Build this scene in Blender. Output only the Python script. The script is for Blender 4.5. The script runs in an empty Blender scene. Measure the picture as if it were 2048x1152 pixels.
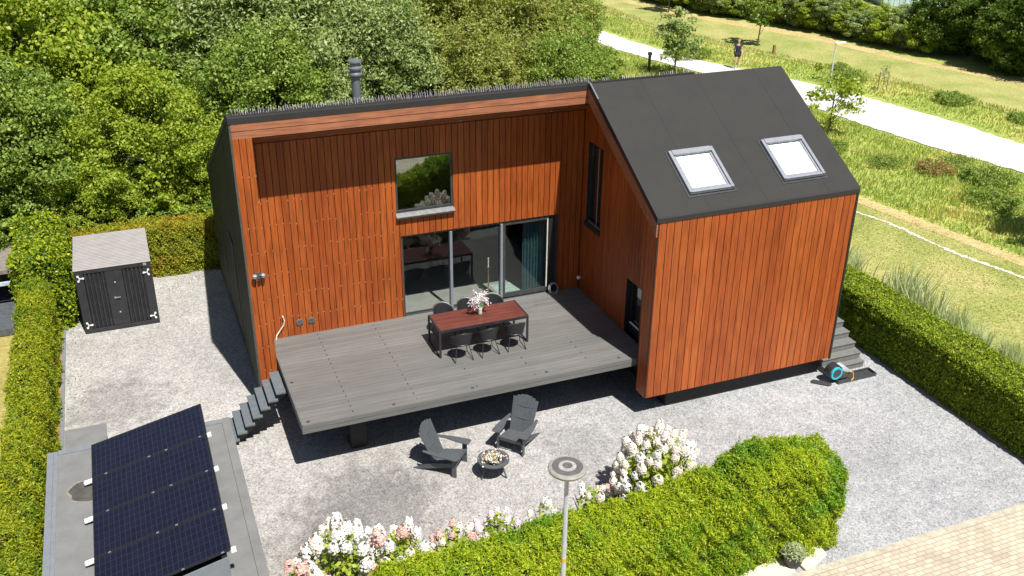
import bpy, bmesh, math, random
import numpy as np
from mathutils import Vector, Matrix
R = math.radians
random.seed(7); rng = np.random.default_rng(7)
scene = bpy.context.scene
col = scene.collection

# ---------------------------------------------------------------- camera, sky, sun, exposure
cd = bpy.data.cameras.new('camera'); cam = bpy.data.objects.new('camera', cd); col.objects.link(cam)
cd.sensor_width = 36; cd.lens = 1948.2 / 2048 * 36; cd.clip_end = 1500; cd.clip_start = 0.1
rt = Vector((0.927678, -0.373282, 0.008564)); up = Vector((0.156503, 0.409561, 0.898758)); fw = Vector((0.338998, 0.832418, -0.438361))
cam.matrix_world = Matrix(((rt.x, up.x, -fw.x, -2.010), (rt.y, up.y, -fw.y, -21.123), (rt.z, up.z, -fw.z, 11.924), (0, 0, 0, 1)))
scene.camera = cam
world = bpy.data.worlds.new('World'); scene.world = world; world.use_nodes = True
wn = world.node_tree; sky = wn.nodes.new('ShaderNodeTexSky'); sky.sky_type = 'NISHITA'; sky.sun_disc = False
SUN = Vector((0.103, -0.539, 1.0)).normalized()
sky.sun_elevation = math.asin(SUN.z); sky.sun_rotation = math.atan2(SUN.x, SUN.y)
wn.links.new(sky.outputs[0], wn.nodes['Background'].inputs[0]); wn.nodes['Background'].inputs[1].default_value = 0.05
sd = bpy.data.lights.new('sun', 'SUN'); sd.energy = 5.0; sd.angle = R(0.55); sd.color = (1, 0.955, 0.88)
so = bpy.data.objects.new('sun', sd); col.objects.link(so); so.location = (0, -30, 40)
so.rotation_euler = SUN.to_track_quat('Z', 'Y').to_euler()
scene.view_settings.view_transform = 'Standard'; scene.view_settings.look = 'None'
scene.view_settings.exposure = 0.6; scene.view_settings.gamma = 1
scene.cycles.max_bounces = 6; scene.cycles.diffuse_bounces = 2; scene.cycles.transparent_max_bounces = 16

G = -1.41                      # level of the gravel; deck level is 0

# ---------------------------------------------------------------- materials
class NT:
    def __init__(s, name):
        s.m = bpy.data.materials.new(name); s.m.use_nodes = True; s.t = s.m.node_tree
        s.b = s.t.nodes['Principled BSDF']; s.out = s.t.nodes['Material Output']
    def n(s, typ, **kw):
        nd = s.t.nodes.new(typ)
        for k, v in kw.items():
            if k.startswith('i_'):
                k = k[2:]; nd.inputs[int(k) if k.isdigit() else k.replace('_', ' ')].default_value = v
            else: setattr(nd, k, v)
        return nd
    def l(s, a, b): s.t.links.new(a, b)
    def pos(s, scale=(1, 1, 1)):
        g = s.n('ShaderNodeNewGeometry'); mp = s.n('ShaderNodeMapping'); mp.inputs['Scale'].default_value = scale
        s.l(g.outputs['Position'], mp.inputs['Vector']); return mp.outputs[0]
    def noise(s, vec, scale, detail=4, rough=.6):
        nd = s.n('ShaderNodeTexNoise'); nd.inputs['Scale'].default_value = scale; nd.inputs['Detail'].default_value = detail
        nd.inputs['Roughness'].default_value = rough; s.l(vec, nd.inputs['Vector']); return nd.outputs['Fac']
    def ramp(s, fac, stops):
        r = s.n('ShaderNodeValToRGB'); e = r.color_ramp.elements
        while len(e) < len(stops): e.new(.5)
        for x, (p, c) in zip(e, stops): x.position = p; x.color = (*c, 1)
        s.l(fac, r.inputs[0]); return r.outputs[0]
    def mix(s, fac, a, b, mode='MIX'):
        m = s.n('ShaderNodeMix', data_type='RGBA', blend_type=mode)
        for sock, v in ((m.inputs[0], fac), (m.inputs[6], a), (m.inputs[7], b)):
            if isinstance(v, (int, float)): sock.default_value = v
            elif isinstance(v, tuple): sock.default_value = (*v, 1)
            else: s.l(v, sock)
        return m.outputs[2]
    def bump(s, h, strength, dist=.02):
        b = s.n('ShaderNodeBump'); b.inputs['Strength'].default_value = strength; b.inputs['Distance'].default_value = dist
        s.l(h, b.inputs['Height']); s.l(b.outputs[0], s.b.inputs['Normal'])
    def base(s, c): s.l(c, s.b.inputs['Base Color']) if not isinstance(c, tuple) else setattr(s.b.inputs['Base Color'], 'default_value', (*c, 1))

def plain(name, c, rough=.6, metal=0, var=.25, scale=9, spec=.5, bump=0):
    n = NT(name); f = n.noise(n.pos(), scale, 5)
    n.base(n.ramp(f, [(.3, tuple(v * (1 - var) for v in c)), (.7, tuple(min(1, v * (1 + var)) for v in c))]))
    n.b.inputs['Roughness'].default_value = rough; n.b.inputs['Metallic'].default_value = metal
    n.b.inputs['Specular IOR Level'].default_value = spec
    if bump: n.bump(n.noise(n.pos(), scale * 5, 3), bump)
    return n.m

def wood(name, dark, mid, light, grain=(14, 14, .9), rough=.42):
    n = NT(name); g = n.n('ShaderNodeNewGeometry'); rnd = g.outputs['Random Per Island']
    a = n.ramp(rnd, [(0, dark), (.45, mid), (1, light)])
    p = n.n('ShaderNodeVectorMath', operation='ADD'); q = n.n('ShaderNodeVectorMath', operation='SCALE')
    cx = n.n('ShaderNodeCombineXYZ'); n.l(rnd, cx.inputs[0]); n.l(rnd, cx.inputs[1]); n.l(rnd, cx.inputs[2])
    n.l(cx.outputs[0], q.inputs[0]); q.inputs['Scale'].default_value = 37
    n.l(n.pos(grain), p.inputs[0]); n.l(q.outputs[0], p.inputs[1])
    f = n.noise(p.outputs[0], 1.6, 6, .65)
    n2 = n.noise(n.pos((1.2, 1.2, .5)), 1, 3)
    v = n.ramp(f, [(.28, (.52, .48, .46)), (.5, (.95, .95, .95)), (.75, (1.28, 1.2, 1.15))])
    c = n.mix(1.0, a, v, 'MULTIPLY')
    c = n.mix(1.0, c, n.ramp(n2, [(.3, (.82, .8, .8)), (.7, (1.12, 1.12, 1.1))]), 'MULTIPLY')
    w2 = n.noise(n.pos((grain[0]*.22, grain[1]*.22, grain[2]*.35)), 1.0, 4, .6)      # weathered, browner streaks
    c = n.mix(n.ramp(w2, [(.52, (0, 0, 0)), (.72, (.5, .5, .5))]), c, n.mix(1.0, c, (.72, .84, 1.0), 'MULTIPLY'))
    n.base(c); n.b.inputs['Roughness'].default_value = rough; n.b.inputs['Specular IOR Level'].default_value = .35
    n.bump(f, .25, .01); return n.m

def leafmat(name, cs, trans=.35, rough=.5, patch=None, tr=(1.5, 1.5, .55)):
    n = NT(name); g = n.n('ShaderNodeNewGeometry')
    k = len(cs); c = n.ramp(g.outputs['Random Per Island'], [(i / (k - 1), x) for i, x in enumerate(cs)])
    if patch:
        f = n.noise(n.pos(), patch[0], 3)
        c = n.mix(n.ramp(f, [(patch[1], (0, 0, 0)), (patch[1] + .18, (1, 1, 1))]), c, n.mix(1.0, c, patch[2], 'MULTIPLY'))
    n.base(c); n.b.inputs['Roughness'].default_value = rough; n.b.inputs['Specular IOR Level'].default_value = .3
    t = n.n('ShaderNodeBsdfTranslucent'); n.l(n.mix(1.0, c, tr, 'MULTIPLY'), t.inputs['Color'])
    ms = n.n('ShaderNodeMixShader'); ms.inputs[0].default_value = trans
    n.l(n.b.outputs[0], ms.inputs[1]); n.l(t.outputs[0], ms.inputs[2]); n.l(ms.outputs[0], n.out.inputs[0])
    return n.m

def glass(name, refl=.2, tint=(.8, .85, .85)):
    n = NT(name); n.t.nodes.remove(n.b)
    tr = n.n('ShaderNodeBsdfTransparent'); tr.inputs[0].default_value = (*tint, 1)
    gl = n.n('ShaderNodeBsdfGlossy'); gl.inputs['Roughness'].default_value = .008; gl.inputs[0].default_value = (.9, .95, .93, 1)
    fr = n.n('ShaderNodeLayerWeight'); pw = n.n('ShaderNodeMath', operation='POWER'); pw.inputs[1].default_value = 5; n.l(fr.outputs['Facing'], pw.inputs[0])
    ad = n.n('ShaderNodeMath', operation='ADD'); ad.inputs[1].default_value = refl; n.l(pw.outputs[0], ad.inputs[0])
    m = n.n('ShaderNodeMixShader'); n.l(ad.outputs[0], m.inputs[0]); n.l(tr.outputs[0], m.inputs[1]); n.l(gl.outputs[0], m.inputs[2])
    n.l(m.outputs[0], n.out.inputs[0]); return n.m

def gravelmat():
    n = NT('gravel_stones'); p = n.pos()
    v = n.n('ShaderNodeTexVoronoi'); v.inputs['Scale'].default_value = 44; v.inputs['Randomness'].default_value = 1; n.l(p, v.inputs['Vector'])
    sep = n.n('ShaderNodeSeparateColor'); n.l(v.outputs['Color'], sep.inputs[0])
    stone = n.ramp(sep.outputs[0], [(0, (.18, .18, .185)), (.3, (.27, .27, .275)), (.62, (.36, .357, .353)), (1, (.50, .495, .49))])
    v2 = n.n('ShaderNodeTexVoronoi'); v2.inputs['Scale'].default_value = 19; n.l(p, v2.inputs['Vector'])
    s2 = n.n('ShaderNodeSeparateColor'); n.l(v2.outputs['Color'], s2.inputs[0])
    stone = n.mix(.3, stone, n.ramp(s2.outputs[1], [(0, (.2, .2, .2)), (1, (.62, .62, .62))]))
    warm = n.noise(n.pos((.10, .12, 1)), 1.3, 3)
    # the grey-blue chippings of the drive on the right, warmer worn gravel on the left
    sx = n.n('ShaderNodeSeparateXYZ'); g = n.n('ShaderNodeNewGeometry'); n.l(g.outputs['Position'], sx.inputs[0])
    mr = n.n('ShaderNodeMapRange'); mr.inputs[1].default_value = 3; mr.inputs[2].default_value = 11; n.l(sx.outputs[0], mr.inputs[0])
    tint = n.mix(mr.outputs[0], (1.03, 1.0, .965), (.93, .95, .985))
    c = n.mix(1.0, stone, tint, 'MULTIPLY')
    big = n.noise(n.pos(), .33, 5, .6); mid = n.noise(n.pos(), 2.2, 4, .6)
    c = n.mix(1.0, c, n.ramp(big, [(.33, (.88, .885, .88)), (.5, (1, 1, 1)), (.68, (1.08, 1.08, 1.08))]), 'MULTIPLY')
    c = n.mix(1.0, c, n.ramp(mid, [(.3, (.88, .88, .88)), (.7, (1.1, 1.1, 1.1))]), 'MULTIPLY')
    # worn damp patches where the soil shows through
    for (x, y, r, k) in ((1.5, -4.6, 1.7, .62), (-3.4, 1.6, 1.3, .72), (6.6, -4.3, 1.1, .82), (0.3, -5.6, 1.4, .8)):
        d = n.n('ShaderNodeVectorMath', operation='DISTANCE'); n.l(g.outputs['Position'], d.inputs[0]); d.inputs[1].default_value = (x, y, G)
        a = n.n('ShaderNodeMath', operation='MULTIPLY_ADD'); n.l(mid, a.inputs[0]); a.inputs[1].default_value = 2.2; n.l(d.outputs['Value'], a.inputs[2])
        mk = n.n('ShaderNodeMapRange', interpolation_type='SMOOTHSTEP'); mk.inputs[1].default_value = r * .5 + 1.0; mk.inputs[2].default_value = r + 1.4
        mk.inputs[3].default_value = k; mk.inputs[4].default_value = 1; n.l(a.outputs[0], mk.inputs[0])
        cc = n.n('ShaderNodeVectorMath', operation='SCALE'); n.l(c, cc.inputs[0]); n.l(mk.outputs[0], cc.inputs['Scale']); c = cc.outputs[0]
    n.base(c); n.b.inputs['Roughness'].default_value = .85; n.b.inputs['Specular IOR Level'].default_value = .2
    n.bump(v.outputs['Distance'], .55, .02); return n.m

def grassmat(name, a, b, c, s1=.5, s2=9):
    n = NT(name); f = n.noise(n.pos(), s1, 6, .65); h = n.noise(n.pos((1, 1, 1)), s2, 4, .7)
    k = n.ramp(f, [(.3, a), (.5, b), (.72, c)])
    k = n.mix(1.0, k, n.ramp(h, [(.3, (.62, .62, .62)), (.7, (1.3, 1.3, 1.3))]), 'MULTIPLY')
    n.base(k); n.b.inputs['Roughness'].default_value = .9; n.b.inputs['Specular IOR Level'].default_value = .1
    n.bump(h, .5, .05); return n.m

def paving():
    n = NT('beige_clinker_paving'); b = n.n('ShaderNodeTexBrick'); n.l(n.pos(), b.inputs['Vector'])
    b.inputs['Scale'].default_value = 1; b.inputs['Brick Width'].default_value = .22; b.inputs['Row Height'].default_value = .11
    b.inputs['Mortar Size'].default_value = .007; b.inputs['Mortar Smooth'].default_value = .3
    b.inputs['Color1'].default_value = (.43, .375, .29, 1); b.inputs['Color2'].default_value = (.54, .48, .385, 1); b.inputs['Mortar'].default_value = (.22, .185, .14, 1)
    f = n.noise(n.pos(), 1.3, 5); c = n.mix(1.0, b.outputs['Color'], n.ramp(f, [(.3, (.84, .84, .84)), (.7, (1.14, 1.12, 1.1))]), 'MULTIPLY')
    n.base(c); n.b.inputs['Roughness'].default_value = .85; n.bump(b.outputs['Fac'], -.4, .01); return n.m

def solar():
    n = NT('solar_cells'); tc = n.n('ShaderNodeTexCoord'); b = n.n('ShaderNodeTexBrick', offset=0); n.l(tc.outputs['Object'], b.inputs['Vector'])
    b.inputs['Scale'].default_value = 1; b.inputs['Brick Width'].default_value = .085; b.inputs['Row Height'].default_value = .17
    b.inputs['Mortar Size'].default_value = .004
    b.inputs['Color1'].default_value = (.0065, .0070, .015, 1); b.inputs['Color2'].default_value = (.009, .0095, .022, 1); b.inputs['Mortar'].default_value = (.028, .028, .042, 1)
    n.base(b.outputs['Color']); n.b.inputs['Roughness'].default_value = .2; n.b.inputs['Coat Weight'].default_value = .25; n.b.inputs['Coat Roughness'].default_value = .06
    return n.m

M = {}
M['wood'] = wood('oiled_cladding', (.31, .068, .014), (.355, .082, .0165), (.385, .096, .019))
M['wood_side'] = M['wood']
M['beam'] = wood('fascia_boards', (.27, .105, .058), (.34, .135, .075), (.38, .16, .09), grain=(.8, 14, 14))
M['soffit'] = wood('soffit_boards', (.2, .07, .025), (.25, .08, .03), (.3, .1, .035))
M['groove'] = plain('dark_batten_gap', (.045, .012, .006), .8)
M['black'] = plain('black_trim', (.018, .018, .019), .5, var=.2)
M['gable'] = plain('dark_facade_panel', (.013, .015, .012), .7, var=.3, scale=2, spec=.25)
M['trimgrey'] = plain('grey_trim', (.07, .072, .072), .5)
M['roof'] = plain('dark_roofing_membrane', (.022, .0208, .020), .8, var=.12, scale=1.6, bump=.25)
M['galv'] = plain('light_grey_aluminium', (.25, .265, .30), .45, .2, var=.12)
M['frame'] = plain('anthracite_frame', (.05, .053, .058), .4, .1)
M['post'] = plain('grey_frame_post', (.24, .27, .31), .4, .2, var=.1)
M['flue'] = plain('grey_flue', (.17, .19, .22), .38, .3, var=.1)
M['white'] = plain('white_plastic', (.8, .8, .78), .5, var=.05)
M['blind'] = plain('white_blind', (.93, .93, .92), .6, var=.02)
M['glass'] = glass('window_glass', .22, (.62, .68, .67)); M['doorglass'] = glass('door_glass', .05, (.86, .88, .87)); M['skyglass'] = glass('skylight_glass', .03, (.97, .98, .98))
M['nail'] = plain('cladding_screws', (.46, .24, .13), .5)
M['concrete'] = plain('dark_plinth', (.022, .022, .022), .8)
M['room'] = plain('interior_wall', (.30, .30, .30), .9); M['roomfloor'] = plain('interior_screed_floor', (.36, .355, .34), .5, var=.08)
M['curtain'] = plain('teal_curtain', (.06, .15, .17), .8)
M['gravel'] = gravelmat(); M['paving'] = paving(); M['solar'] = solar()
M['bitumen'] = plain('flat_roof_felt', (.17, .172, .172), .7, var=.12, scale=3, bump=.1)
M['puddle'] = plain('dried_puddle', (.085, .08, .072), .35, var=.3, scale=5)
M['steel'] = plain('folded_steel_edge', (.22, .24, .265), .45, .2, var=.1)
M['dkpaint'] = plain('black_painted_steel', (.028, .029, .033), .45, .1, var=.25, scale=6)
M['corr'] = plain('galvanised_corrugated_sheet', (.20, .185, .185), .55, .1, var=.12, scale=4)
M['adir'] = plain('anthracite_resin_boards', (.075, .083, .092), .55, var=.1)
M['seat'] = plain('black_moulded_shell', (.022, .023, .026), .38, var=.1)
M['pebble'] = plain('concrete_edging', (.42, .38, .30), .85)
M['slab'] = plain('pale_stone_slab', (.60, .54, .44), .85, var=.1, scale=4)
M['path'] = plain('pale_concrete_path', (.56, .545, .54), .85, var=.14, scale=2.2)
M['trail'] = plain('sandy_trail', (.62, .57, .48), .9, var=.25, scale=3)
M['chips'] = plain('orange_wood_chips', (.36, .18, .08), .9, var=.5, scale=25)
M['soil'] = plain('garden_soil', (.07, .05, .035), .95, var=.4, scale=12, bump=.5)
M['lawn'] = grassmat('dry_lawn', (.26, .22, .07), (.33, .28, .09), (.38, .33, .12))
M['meadow'] = grassmat('meadow_ground', (.21, .29, .06), (.32, .37, .09), (.48, .45, .17), .35, 6)
M['mown'] = grassmat('mown_meadow', (.22, .26, .07), (.32, .33, .11), (.43, .38, .17), .5, 10)
M['strip'] = grassmat('straw_strip', (.40, .32, .13), (.46, .37, .17), (.50, .42, .22), .8, 8)
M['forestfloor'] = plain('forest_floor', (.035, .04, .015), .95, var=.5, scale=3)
M['bark'] = plain('bark', (.12, .10, .075), .9, var=.35, scale=14, bump=.5)
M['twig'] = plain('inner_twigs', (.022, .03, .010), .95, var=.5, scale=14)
M['pole'] = plain('pale_lamp_pole', (.58, .62, .65), .4, .3, var=.1)
M['lampdark'] = plain('weathered_lamp_top', (.105, .10, .10), .6, var=.35, scale=14)
M['lamplight'] = plain('bleached_lamp_ring', (.27, .25, .225), .6, var=.2, scale=14)
M['orange'] = plain('orange_band', (.75, .36, .03), .6); M['turq'] = plain('turquoise_plastic', (.03, .42, .50), .4, var=.1)
M['tabletop'] = wood('red_brown_table_planks', (.10, .03, .024), (.17, .052, .04), (.27, .10, .08), grain=(.9, 14, 14), rough=.3)
M['petal_w'] = leafmat('white_petals', [(.80, .79, .76), (.90, .90, .88), (.88, .84, .80)], .2, tr=(1, .97, .95))
M['petal_c'] = leafmat('cream_petals', [(.84, .73, .62), (.90, .84, .76), (.86, .77, .68)], .2, tr=(1, .97, .95))
M['petal_p'] = leafmat('pink_petals', [(.62, .30, .24), (.76, .46, .42), (.80, .62, .56)], .2, tr=(1, .97, .95))
M['petal_l'] = leafmat('lilac_petals', [(.80, .60, .70), (.88, .78, .82), (.74, .48, .58)], .2, tr=(1, .97, .95))
M['leafY'] = leafmat('yellow_green_leaves', [(.15, .23, .015), (.27, .36, .03), (.42, .47, .07)])
M['leafG'] = leafmat('mid_green_leaves', [(.09, .16, .02), (.20, .30, .045), (.38, .46, .12)])
M['leafD'] = leafmat('dark_green_leaves', [(.04, .09, .012), (.09, .16, .022), (.20, .28, .045)])
M['leafS'] = leafmat('grey_green_leaves', [(.14, .21, .06), (.26, .35, .12), (.48, .52, .26)])
M['leafB'] = leafmat('olive_brown_leaves', [(.15, .19, .03), (.27, .32, .06), (.42, .40, .15)])
M['leafW'] = leafmat('weed_leaves', [(.12, .20, .03), (.22, .32, .06), (.36, .42, .12)])
M['leafR'] = leafmat('reddish_weeds', [(.22, .12, .06), (.34, .22, .10), (.30, .34, .08)])
M['reed'] = leafmat('blue_green_reeds', [(.28, .38, .20), (.42, .50, .32), (.60, .58, .40)])
M['dryblade'] = leafmat('dry_grass_blades', [(.30, .33, .07), (.44, .42, .13), (.56, .49, .22)], .4)
M['blade'] = leafmat('grass_blades', [(.18, .30, .06), (.35, .44, .10), (.62, .58, .30)], .5, patch=(.35, .47, (1.35, 1.05, 1.4)))
M['hedgeF'] = leafmat('yew_hedge_needles', [(.12, .21, .008), (.30, .40, .014), (.54, .56, .025)], .3, patch=(.8, .46, (.5, .75, 1.0)))
M['hedgeL'] = leafmat('yellow_hedge_needles', [(.10, .15, .008), (.24, .30, .012), (.46, .44, .02)], .3, patch=(1.1, .5, (.55, .78, 1.0)))
M['hedgeR'] = leafmat('clipped_hedge_needles', [(.045, .10, .01), (.17, .26, .012), (.44, .48, .02)], .25)
M['hedgeB'] = leafmat('olive_hedge_needles', [(.12, .18, .012), (.28, .32, .02), (.46, .42, .04)], .3, patch=(.7, .5, (1.2, .8, .7)))
M['skin'] = plain('skin', (.5, .29, .19), .6, var=.05); M['cloth'] = plain('dark_clothing', (.018, .02, .035), .8)
M['hair'] = plain('brown_hair', (.05, .03, .02), .7)
def deckmat():
    n = NT('grey_deck_boards'); g = n.n('ShaderNodeNewGeometry')
    f = n.noise(n.pos((.5, 9, 9)), 2.2, 5); a = n.ramp(g.outputs['Random Per Island'], [(0, (.125, .125, .122)), (1, (.152, .151, .148))])
    b = n.noise(n.pos((.35, .6, 1)), 1.1, 4)
    c = n.mix(1.0, a, n.ramp(f, [(.3, (.84, .84, .84)), (.7, (1.15, 1.15, 1.14))]), 'MULTIPLY')
    c = n.mix(1.0, c, n.ramp(b, [(.3, (.9, .9, .9)), (.7, (1.12, 1.11, 1.09))]), 'MULTIPLY')
    n.base(c); n.b.inputs['Roughness'].default_value = .6; n.bump(f, .15, .01); return n.m
M['deck'] = deckmat()
M['step'] = plain('dark_grey_step_boards', (.115, .135, .15), .6, var=.12, scale=8)
M['step2'] = plain('grey_composite_steps', (.155, .155, .15), .65, var=.12, scale=8)

# ---------------------------------------------------------------- mesh helpers
class MB:
    def __init__(s): s.v = []; s.f = []; s.mi = []
    def add(s, vs, fs, mi=0):
        o = len(s.v); s.v += [tuple(v) for v in vs]; s.f += [tuple(i + o for i in f) for f in fs]; s.mi += [mi] * len(fs); return s
    def box(s, x0, x1, y0, y1, z0, z1, mi=0):
        return s.add([(x0,y0,z0),(x1,y0,z0),(x1,y1,z0),(x0,y1,z0),(x0,y0,z1),(x1,y0,z1),(x1,y1,z1),(x0,y1,z1)],
                     [(0,3,2,1),(4,5,6,7),(0,1,5,4),(1,2,6,5),(2,3,7,6),(3,0,4,7)], mi)
    def obox(s, c, ax, ay, az, mi=0):           # box from centre and three half-axis vectors
        c, ax, ay, az = map(Vector, (c, ax, ay, az)); vs = []
        for k in (-1, 1):
            for i, j in ((-1,-1),(1,-1),(1,1),(-1,1)): vs.append(c + ax*i + ay*j + az*k)
        return s.add(vs, [(0,3,2,1),(4,5,6,7),(0,1,5,4),(1,2,6,5),(2,3,7,6),(3,0,4,7)], mi)
    def bar(s, a, b, w, h=None, upv=(0,0,1), mi=0):
        a, b = Vector(a), Vector(b); d = b - a; u = d.normalized(); upv = Vector(upv)
        if abs(u.dot(upv)) > .98: upv = Vector((0,1,0))
        r = u.cross(upv).normalized(); q = r.cross(u)
        return s.obox((a+b)/2, d/2, r*w/2, q*(h or w)/2, mi)
    def prism(s, poly, vec, mi=0):              # planar polygon extruded along vec
        n = len(poly); P = [Vector(p) for p in poly]; V = Vector(vec)
        return s.add(P + [p+V for p in P], [tuple(range(n))[::-1], tuple(range(n, 2*n))] + [(i,(i+1)%n,(i+1)%n+n,i+n) for i in range(n)], mi)
    def tube(s, pts, rad, n=8, mi=0, cap=True):
        pts = [Vector(p) for p in pts]; rr = rad if isinstance(rad, (list, tuple)) else [rad]*len(pts); vs = []; fs = []
        for i, p in enumerate(pts):
            t = (pts[min(i+1, len(pts)-1)] - pts[max(i-1, 0)]).normalized()
            a = t.orthogonal().normalized() if i == 0 else (a - t*a.dot(t)).normalized(); b = t.cross(a)
            for k in range(n):
                th = 2*math.pi*k/n; vs.append(p + (a*math.cos(th) + b*math.sin(th))*rr[i])
            if i:
                for k in range(n): fs.append(((i-1)*n+k, (i-1)*n+(k+1)%n, i*n+(k+1)%n, i*n+k))
        if cap: fs += [tuple(range(n))[::-1], tuple(range((len(pts)-1)*n, len(pts)*n))]
        return s.add(vs, fs, mi)
    def lathe(s, c, prof, n=24, mi=0, mis=None):       # prof: (radius, z) from bottom up
        c = Vector(c)
        for i in range(len(prof)-1):
            vs = []
            for (r, z) in (prof[i], prof[i+1]):
                for k in range(n): th = 2*math.pi*k/n; vs.append(c + Vector((r*math.cos(th), r*math.sin(th), z)))
            s.add(vs, [(k, (k+1)%n, n+(k+1)%n, n+k) for k in range(n)], mis[i] if mis else mi)
        return s
    def build(s, name, mats, parent=None, off=(0,0,0), smooth=False, bevel=0):
        me = bpy.data.meshes.new(name); o = Vector(off)
        me.from_pydata([tuple(Vector(v) - o) for v in s.v], [], s.f)
        for m in (mats if isinstance(mats, (list, tuple)) else [mats]): me.materials.append(m)
        me.polygons.foreach_set('material_index', s.mi)
        if smooth: me.polygons.foreach_set('use_smooth', [True]*len(s.f))
        bm = bmesh.new(); bm.from_mesh(me)
        if smooth: bmesh.ops.remove_doubles(bm, verts=bm.verts, dist=1e-5)
        bmesh.ops.recalc_face_normals(bm, faces=bm.faces); bm.to_mesh(me); bm.free(); me.update()
        ob = bpy.data.objects.new(name, me); col.objects.link(ob)
        if parent: ob.parent = parent
        if bevel:
            b = ob.modifiers.new('bevel', 'BEVEL'); b.width = bevel; b.segments = 2; b.limit_method = 'ANGLE'
        return ob

def tag(o, label=None, cat=None, group=None, kind=None):
    for k, v in (('label', label), ('category', cat), ('group', group), ('kind', kind)):
        if v: o[k] = v
    return o
def thing(name, label, cat, loc=(0,0,0), rz=0, group=None):
    e = bpy.data.objects.new(name, None); col.objects.link(e); e.location = loc; e.rotation_euler = (0, 0, rz); e.empty_display_size = .3
    return tag(e, label, cat, group)
def dup(root, loc=None, rz=None, label=None, group=None, scale=None):
    def cp(o, par):
        c = o.copy(); col.objects.link(c); c.parent = par
        for ch in list(kids.get(o.name, [])): cp(ch, c)
        return c
    kids = {}
    def gather(o):
        kids[o.name] = list(o.children)
        for c in o.children: gather(c)
    gather(root); r = cp(root, None)
    if loc is not None: r.location = loc
    if rz is not None: r.rotation_euler = (0, 0, rz)
    if scale is not None: r.scale = scale if isinstance(scale, tuple) else (scale,)*3
    if label: r['label'] = label
    if group: r['group'] = group
    return r
def sheet(name, poly, z, mat, kind='structure', label=None):
    o = MB().add([(x, y, z) for x, y in poly], [tuple(range(len(poly)))]).build(name, mat); tag(o, label, None, None, kind); return o

# quads scattered as leaves: centres (n,3), directions, size
def leafmesh(name, C, N, L, W, mat, fold=0.0):
    n = len(C); N = N / np.linalg.norm(N, axis=1, keepdims=True)
    r = rng.normal(size=(n, 3)); T = np.cross(N, r); T /= np.linalg.norm(T, axis=1, keepdims=True); B = np.cross(N, T)
    L = np.broadcast_to(np.asarray(L, float), (n,))[:, None]; W = np.broadcast_to(np.asarray(W, float), (n,))[:, None]
    V = np.stack([C - T*L/2, C + B*W/2 + N*L*fold, C + T*L/2, C - B*W/2 + N*L*fold], 1).reshape(-1, 3)
    return quadmesh(name, V, mat)
def quadmesh(name, V, mat):
    n = len(V)//4; me = bpy.data.meshes.new(name); me.vertices.add(4*n); me.vertices.foreach_set('co', V.astype(np.float32).ravel())
    me.loops.add(4*n); me.loops.foreach_set('vertex_index', np.arange(4*n, dtype=np.int32))
    me.polygons.add(n); me.polygons.foreach_set('loop_start', np.arange(0, 4*n, 4, dtype=np.int32)); me.polygons.foreach_set('loop_total', np.full(n, 4, np.int32))
    me.update(calc_edges=True); me.materials.append(mat); return me
def obj(name, me, parent=None):
    o = bpy.data.objects.new(name, me); col.objects.link(o); o.parent = parent; return o
def unit(n):
    v = rng.normal(size=(n, 3)); return v/np.linalg.norm(v, axis=1, keepdims=True)

# ---------------------------------------------------------------- the setting
sheet('ground', [(-300,-200),(400,-200),(400,400),(-300,400)], G-.030, M['meadow'])
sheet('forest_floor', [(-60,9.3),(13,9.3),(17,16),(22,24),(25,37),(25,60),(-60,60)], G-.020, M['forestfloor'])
sheet('neighbour_lawn', [(-30,-12),(-5.0,-12),(-5.0,9.3),(-30,9.3)], G-.016, M['lawn'])
sheet('gravel_yard', [(-4.57,-9.62),(16.3,-9.62),(16.3,9.2),(-4.57,9.2)], G, M['gravel'])
sheet('wood_chip_strip', [(-5.4,-9.62),(-4.66,-9.62),(-4.66,9.2),(-5.4,9.2)], G-.006, M['chips'])
sheet('planting_bed', [(-1.6,-9.4),(9.8,-9.3),(9.8,-8.6),(8.6,-7.9),(7.9,-6.0),(6.3,-6.2),(5.2,-7.5),(3,-7.9),(1.9,-6.9),(-.4,-6.4),(-1.6,-7.0)], G+.004, M['soil'])
sheet('street_paving', [(-60,-40),(60,-40),(60,-9.78),(-60,-9.78)], G+.0, M['paving'])
sheet('street', [(-60,-40),(60,-40),(60,-15.5),(-60,-15.5)], G+.006, plain('asphalt_street', (.06, .06, .062), .85, var=.2))
MB().box(-60, 60, -9.78, -9.62, G-.06, G+.012).build('paving_kerb', M['pebble']); tag(bpy.data.objects['paving_kerb'], kind='structure')
mb = MB(); mb.box(-4.66, -4.57, -9.62, 9.2, G-.08, G+.05); tag(mb.build('gravel_edging', M['steel']), kind='structure')
# meadow east of the house
edge_n = [(44,-16),(38.6,-8),(35.0,0),(33.6,3.5),(32.42,6.78),(31.25,11.21),(30.7,15.66),(30.3,20.0),(29.0,26.4),(27.9,30.6),(27.2,34),(26.6,40),(26.4,50)]
edge_f = [(47.5,-14),(41.8,-6),(38.0,2),(36.5,6),(35.5,9.7),(35.3,13.95),(34.2,19.9),(31.9,26.3),(30.4,29.7),(29.3,35.9),(28.9,42),(28.8,50)]
sheet('mown_meadow', [(17.4,-20),(24.9,-20),(24.9,-.2),(24.4,3),(23.7,6.6),(22,14),(18,16),(17.4,9)], G-.012, M['mown'])
sheet('far_mown_meadow', [(49.5,-14),(44.5,-6),(41,2),(39.8,9),(39,14),(38.2,20),(36.4,26),(34.6,31),(33,38),(32,50),(37,50),(38.5,42),(42.4,33),(43.2,26.3),(45.4,18.8),(49,8),(54,-10)], G-.008, M['mown'])
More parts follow.
